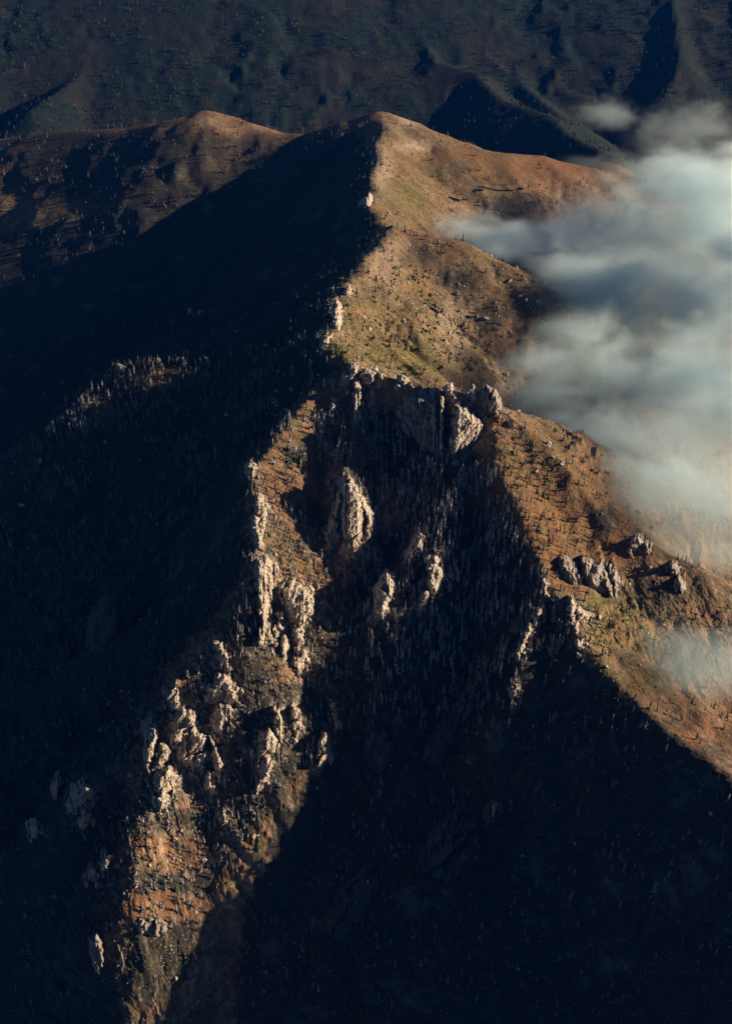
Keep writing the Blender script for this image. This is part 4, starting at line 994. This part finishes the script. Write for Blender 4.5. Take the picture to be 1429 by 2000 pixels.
# dry brush of the sunlit slopes
DRY = np.clip(LIT_HUMP * .8 + LIT_RIGHT * .7 + LIT_CONE * .35 + LIT_SPUR * .9, 0, 1)
x, y, z, u, v, r = scatter_seen(30000, DRY * .5, (240, 230, 1420, 1950))
size = RNG.lognormal(.0, .4, len(x)) * .8 * np.clip(r / 1500, .8, 1.5)
co, fc = join(BL, RNG.integers(0, 4, len(x)), x, y, z + .2, size, RNG.uniform(0, 6.28, len(x)), RNG.uniform(.9, 1.6, len(x)))
tag(link('dry_brush', build_mesh(bpy.data.meshes.new('dry_brush'), co, fc, smooth=False), simple('dry_brush_twigs', (.075, .055, .03), (.035, .028, .018), .05)), 'countless low brown dry bushes over the sunlit slopes', 'brush', None, 'stuff')

# living conifers
def conifer(seed):
    r = np.random.default_rng(seed)
    co = []; fc = []; n = 11; tiers = 9
    for k in range(tiers):
        z0 = .10 + .86 * k / tiers; R = .20 * (1 - (k / tiers)) ** .85 + .02
        for (rad, z, jag) in ((R * .35, z0 + .02, 0), (R, z0 - .035, 1), (R * .30, z0 + .10, 0)):
            for j in range(n):
                a = 2 * math.pi * (j + .37 * k) / n; q = rad * (r.uniform(.55, 1.2) if jag else 1)
                co.append((math.cos(a) * q, math.sin(a) * q, z + (r.uniform(-.03, .02) if jag else 0)))
    for k in range(tiers * 3 - 1):
        for j in range(n):
            a, b = k * n + j, k * n + (j + 1) % n
            fc.append((a, b, b + n)); fc.append((a, b + n, a + n))
    co.append((0, 0, 1.03)); t = len(co) - 1; k = tiers * 3 - 1
    for j in range(n): fc.append((k * n + j, k * n + (j + 1) % n, t))
    return np.array(co), np.array(fc)
CR = [build_mesh(bpy.data.meshes.new('crown'), *conifer(k), smooth=False) for k in range(4)]
for m_ in CR: m_.materials.append(M_NEEDLE)
tc, tf_ = snag_shape(5, 6, 6, 0); TR = build_mesh(bpy.data.meshes.new('trunk'), tc, tf_); TR.materials.append(M_BARK)
LIVE = [('beside the pale crags left of the fork', [(566, 905, 16), (576, 898, 13), (562, 880, 12), (571, 915, 11), (585, 892, 10)]),
        ('at the head of the bowl, right of the fork crags', [(598, 905, 18), (606, 915, 14), (612, 925, 11), (592, 915, 10)]),
        ('clinging below the small split rock on the left crest', [(472, 968, 13), (480, 955, 11), (492, 950, 11), (466, 975, 10), (448, 935, 9), (478, 900, 9)]),
        ('standing among boulders on the sunlit right slope', [(1048, 965, 11), (1060, 972, 13), (1070, 975, 11), (1040, 905, 9), (1010, 955, 9)]),
        ('in the gully beside the streaked rock face', [(392, 1395, 10), (398, 1412, 9), (385, 1380, 9)]),
        ('rooted under the fluted cliffs', [(506, 1232, 9), (512, 1260, 9)]),
        ('in dark shade near the flat mossy slab', [(300, 1712, 10), (322, 1725, 11), (345, 1740, 10), (245, 1840, 10)])]
for t, pts in LIVE:
    for (cu, cv, hh) in pts:
        X, Y, Z = strike([cu], [cv])
        hh = hh * RNG.uniform(1.15, 1.45)
        e = link('conifer', None, None, None, (X[0], Y[0], Z[0] - .5))
        e.scale = (hh, hh, hh); e.rotation_euler = (0, 0, RNG.uniform(0, 6.28))
        ITEMS.append((e, 'living green conifer', cu, cv))
        tag(e, 'living dark green conifer ' + t, 'tree', 'living conifers ' + t)
        link('trunk', TR, None, e); link('crown', CR[int(RNG.integers(0, 4))], None, e)

# fallen trunks
x, y, z, u, v, r = scatter(9000, lambda u, v, x, y: .12 * (look(LIT_RIGHT, u, v) + look(LIT_HUMP, u, v) * .7 + look(LIT_SPUR, u, v) * .5), rmax=2200)
vis = np.where(seen(x, y, z + 1, 6))[0][:110]
LG, LF = snag_shape(8, 6, 5, 3, .05)
LG = LG[:, [2, 0, 1]]; LM = build_mesh(bpy.data.meshes.new('fallen_log'), LG, LF, smooth=False); LM.materials.append(M_SNAG)
for i in vis:
    nx, ny, nz = slope_n(x[i:i + 1], y[i:i + 1]); n = Vector((nx[0], ny[0], nz[0]))
    d = Vector((RNG.normal(0, 1), RNG.normal(0, 1), 0)); d = (d - n * d.dot(n)).normalized(); yv = n.cross(d)
    from mathutils import Matrix
    o = link('fallen_log', LM)
    L_ = RNG.uniform(8, 17)
    Mx = Matrix((d, yv, n)).transposed().to_4x4(); Mx.translation = Vector((x[i], y[i], z[i] + .25))
    o.matrix_world = Mx @ Matrix.Diagonal((L_, L_ * 1.1, L_ * 1.1, 1))
    t, gname = where_is(u[i], v[i])
    ITEMS.append((o, 'fallen pale trunk', u[i], v[i]))
    tag(o, 'fallen bleached tree trunk lying ' + t, 'log', 'fallen trunks, ' + gname)
place_labels(ITEMS)
print('COUNTS trees', n_tree, 'stones', n_stone, 'bushes', n_bush)

# ------------------------------------------------------------------ clouds
def cloud(name, label, blobs, dens, seed, amp=.75, tint=(.76, .92, .98), scale=.0065, g_=.1, soft=.4, thr=.10, vox=13.0, rate=2.0):
    """blobs: (u, v, distance over the ground, half width, half depth, half height); the vapour fills them unevenly"""
    cs = []
    for (u, v, rr, a, b, c) in blobs:
        cs.append((Vector(at_z(u, v, float(rr))), (a, b, c)))
    lo = Vector([min(c[0][k] - c[1][k] * 1.35 for c in cs) for k in range(3)]); hi = Vector([max(c[0][k] + c[1][k] * 1.35 for c in cs) for k in range(3)])
    m = bpy.data.materials.new(name + '_vapour'); m.use_nodes = True; t = m.node_tree; t.nodes.clear(); g = G(t)
    v_ = g.n('ShaderNodeVolumePrincipled'); v_.inputs['Color'].default_value = tint + (1,); v_.inputs['Anisotropy'].default_value = g_
    v_.inputs['Density'].default_value = dens; v_.inputs['Density Attribute'].default_value = 'density'
    o = g.n('ShaderNodeOutputMaterial'); g.l(v_.outputs[0], o.inputs['Volume'])
    m.cycles.volume_step_rate = rate
    t = bpy.data.node_groups.new(name + '_vapour', 'GeometryNodeTree'); g = G(t)
    t.interface.new_socket('Geometry', in_out='INPUT', socket_type='NodeSocketGeometry')
    t.interface.new_socket('Geometry', in_out='OUTPUT', socket_type='NodeSocketGeometry')
    P = g.n('GeometryNodeInputPosition').outputs[0]
    f = None
    for p, rad in cs:
        q = g.n('ShaderNodeVectorMath', operation='SUBTRACT'); g.l(P, q.inputs[0]); q.inputs[1].default_value = p
        q2 = g.n('ShaderNodeVectorMath', operation='DIVIDE'); g.l(q.outputs[0], q2.inputs[0]); q2.inputs[1].default_value = rad
        q3 = g.n('ShaderNodeVectorMath', operation='LENGTH'); g.l(q2.outputs[0], q3.inputs[0])
        d = g.math('SUBTRACT', 1.0, q3.outputs['Value'])
        f = d if f is None else g.math('SMOOTH_MAX', f, d, .3)
    q = g.n('ShaderNodeVectorMath', operation='ADD'); g.l(P, q.inputs[0]); q.inputs[1].default_value = (seed * 371.0, seed * 97.0, 0)
    n = g.noise(g.scale(q.outputs[0], (.8, .95, 1.5)), scale, 7, .64, 1.2)
    n2 = g.noise(g.scale(q.outputs[0], (.8, .8, 1.2)), scale * .4, 2, .5, .3)
    f = g.math('ADD', f, g.math('MULTIPLY', g.math('SUBTRACT', n, .5), amp * 2))
    dd = g.math('MULTIPLY', g.ramp(f, thr, thr + soft), g.math('ADD', .45, g.math('MULTIPLY', g.ramp(n2, .35, .65), 1.0)))
    vc = g.n('GeometryNodeVolumeCube'); g.l(dd, vc.inputs['Density'])
    vc.inputs['Min'].default_value = lo; vc.inputs['Max'].default_value = hi
    for k, ax in enumerate('XYZ'): vc.inputs['Resolution ' + ax].default_value = max(8, int((hi[k] - lo[k]) / vox))
    sm = g.n('GeometryNodeSetMaterial'); g.l(vc.outputs[0], sm.inputs[0]); sm.inputs['Material'].default_value = m
    go = g.n('NodeGroupOutput'); g.n('NodeGroupInput'); g.l(sm.outputs[0], go.inputs[0])
    me = bpy.data.meshes.new(name)
    co = np.array([(x, y, z) for x in (lo.x, hi.x) for y in (lo.y, hi.y) for z in (lo.z, hi.z)])
    build_mesh(me, co, np.array([(0, 1, 3, 2), (4, 6, 7, 5), (0, 4, 5, 1), (2, 3, 7, 6), (0, 2, 6, 4), (1, 5, 7, 3)]), smooth=False)
    c = link(name, me, m); tag(c, label, 'cloud', 'clouds', 'stuff')
    c.modifiers.new('vapour', 'NODES').node_group = t
    return c
CLOUDS = True
if CLOUDS:
    cloud('cloud_bank', 'broad grey-white cloud bank filling the valley along the right side', [
        (905, 440, 2740, 130, 110, 22), (1010, 468, 2740, 170, 140, 40), (1130, 490, 2750, 210, 170, 76), (1270, 470, 2850, 280, 240, 110), (1400, 430, 2900, 300, 250, 130), (1330, 370, 3000, 200, 160, 80),
        (1170, 560, 2480, 160, 140, 84), (1230, 620, 2500, 200, 180, 96), (1370, 620, 2560, 260, 210, 120), (1130, 650, 2130, 90, 80, 50), (1090, 720, 2050, 110, 100, 60), (1180, 730, 2060, 140, 110, 76), (1310, 750, 2080, 210, 170, 110),
        (1060, 770, 1980, 90, 80, 48), (1120, 835, 1880, 90, 90, 56), (1220, 870, 1760, 120, 90, 70), (1330, 900, 1740, 160, 140, 100), (1200, 930, 1630, 80, 60, 50), (1290, 960, 1590, 110, 70, 66),
        (1260, 1000, 1530, 90, 55, 52), (1330, 1030, 1510, 100, 58, 58), (1410, 1010, 1540, 130, 75, 80), (1340, 960, 1600, 130, 80, 80), (1250, 930, 1640, 110, 75, 66), (1520, 800, 2000, 260, 260, 150), (1560, 560, 2600, 300, 280, 160)], .0175, 1, amp=1.75, thr=-.25, soft=1.5, vox=10.0, rate=2.2)
    cloud('cloud_wisp', 'thin grey wisp of cloud against the dark background mountain', [
(1350, 250, 3700, 170, 130, 80), (1215, 325, 3640, 170, 110, 44), (1450, 310, 3640, 220, 160, 110), (1180, 225, 3760, 110, 90, 50), (1290, 290, 3660, 130, 100, 60)], .0032, 2, scale=.008, amp=1.7, thr=-.1, soft=.8)
    cloud('cloud_puff', 'small hazy cloud puff low at the right edge under the grey slabs', [
        (1330, 1310, 1238, 85, 44, 40), (1440, 1290, 1240, 100, 55, 55), (1300, 1262, 1262, 60, 40, 34)], .016, 3, scale=.012, vox=6.0, amp=1.5, soft=1.1, thr=-.2)

# ------------------------------------------------------------------ thin blue air
HAZE = 0.95e-5
if HAZE:
    me = bpy.data.meshes.new('haze')
    co = np.array([(x, y, z) for x in (-9000, 9000) for y in (-300, 9800) for z in (-1900, 60)], float)
    build_mesh(me, co, np.array([(0, 1, 3, 2), (4, 6, 7, 5), (0, 4, 5, 1), (2, 3, 7, 6), (0, 2, 6, 4), (1, 5, 7, 3)]), smooth=False)
    m = bpy.data.materials.new('mountain_air'); m.use_nodes = True; t = m.node_tree; t.nodes.clear(); g = G(t)
    pv = g.n('ShaderNodeVolumePrincipled'); pv.inputs['Density'].default_value = HAZE; pv.inputs['Color'].default_value = (.0, .20, 1.0, 1)
    o = g.n('ShaderNodeOutputMaterial'); g.l(pv.outputs[0], o.inputs['Volume'])
    tag(link('haze', me, m), 'thin blue mountain air over the whole range', 'haze', None, 'stuff')
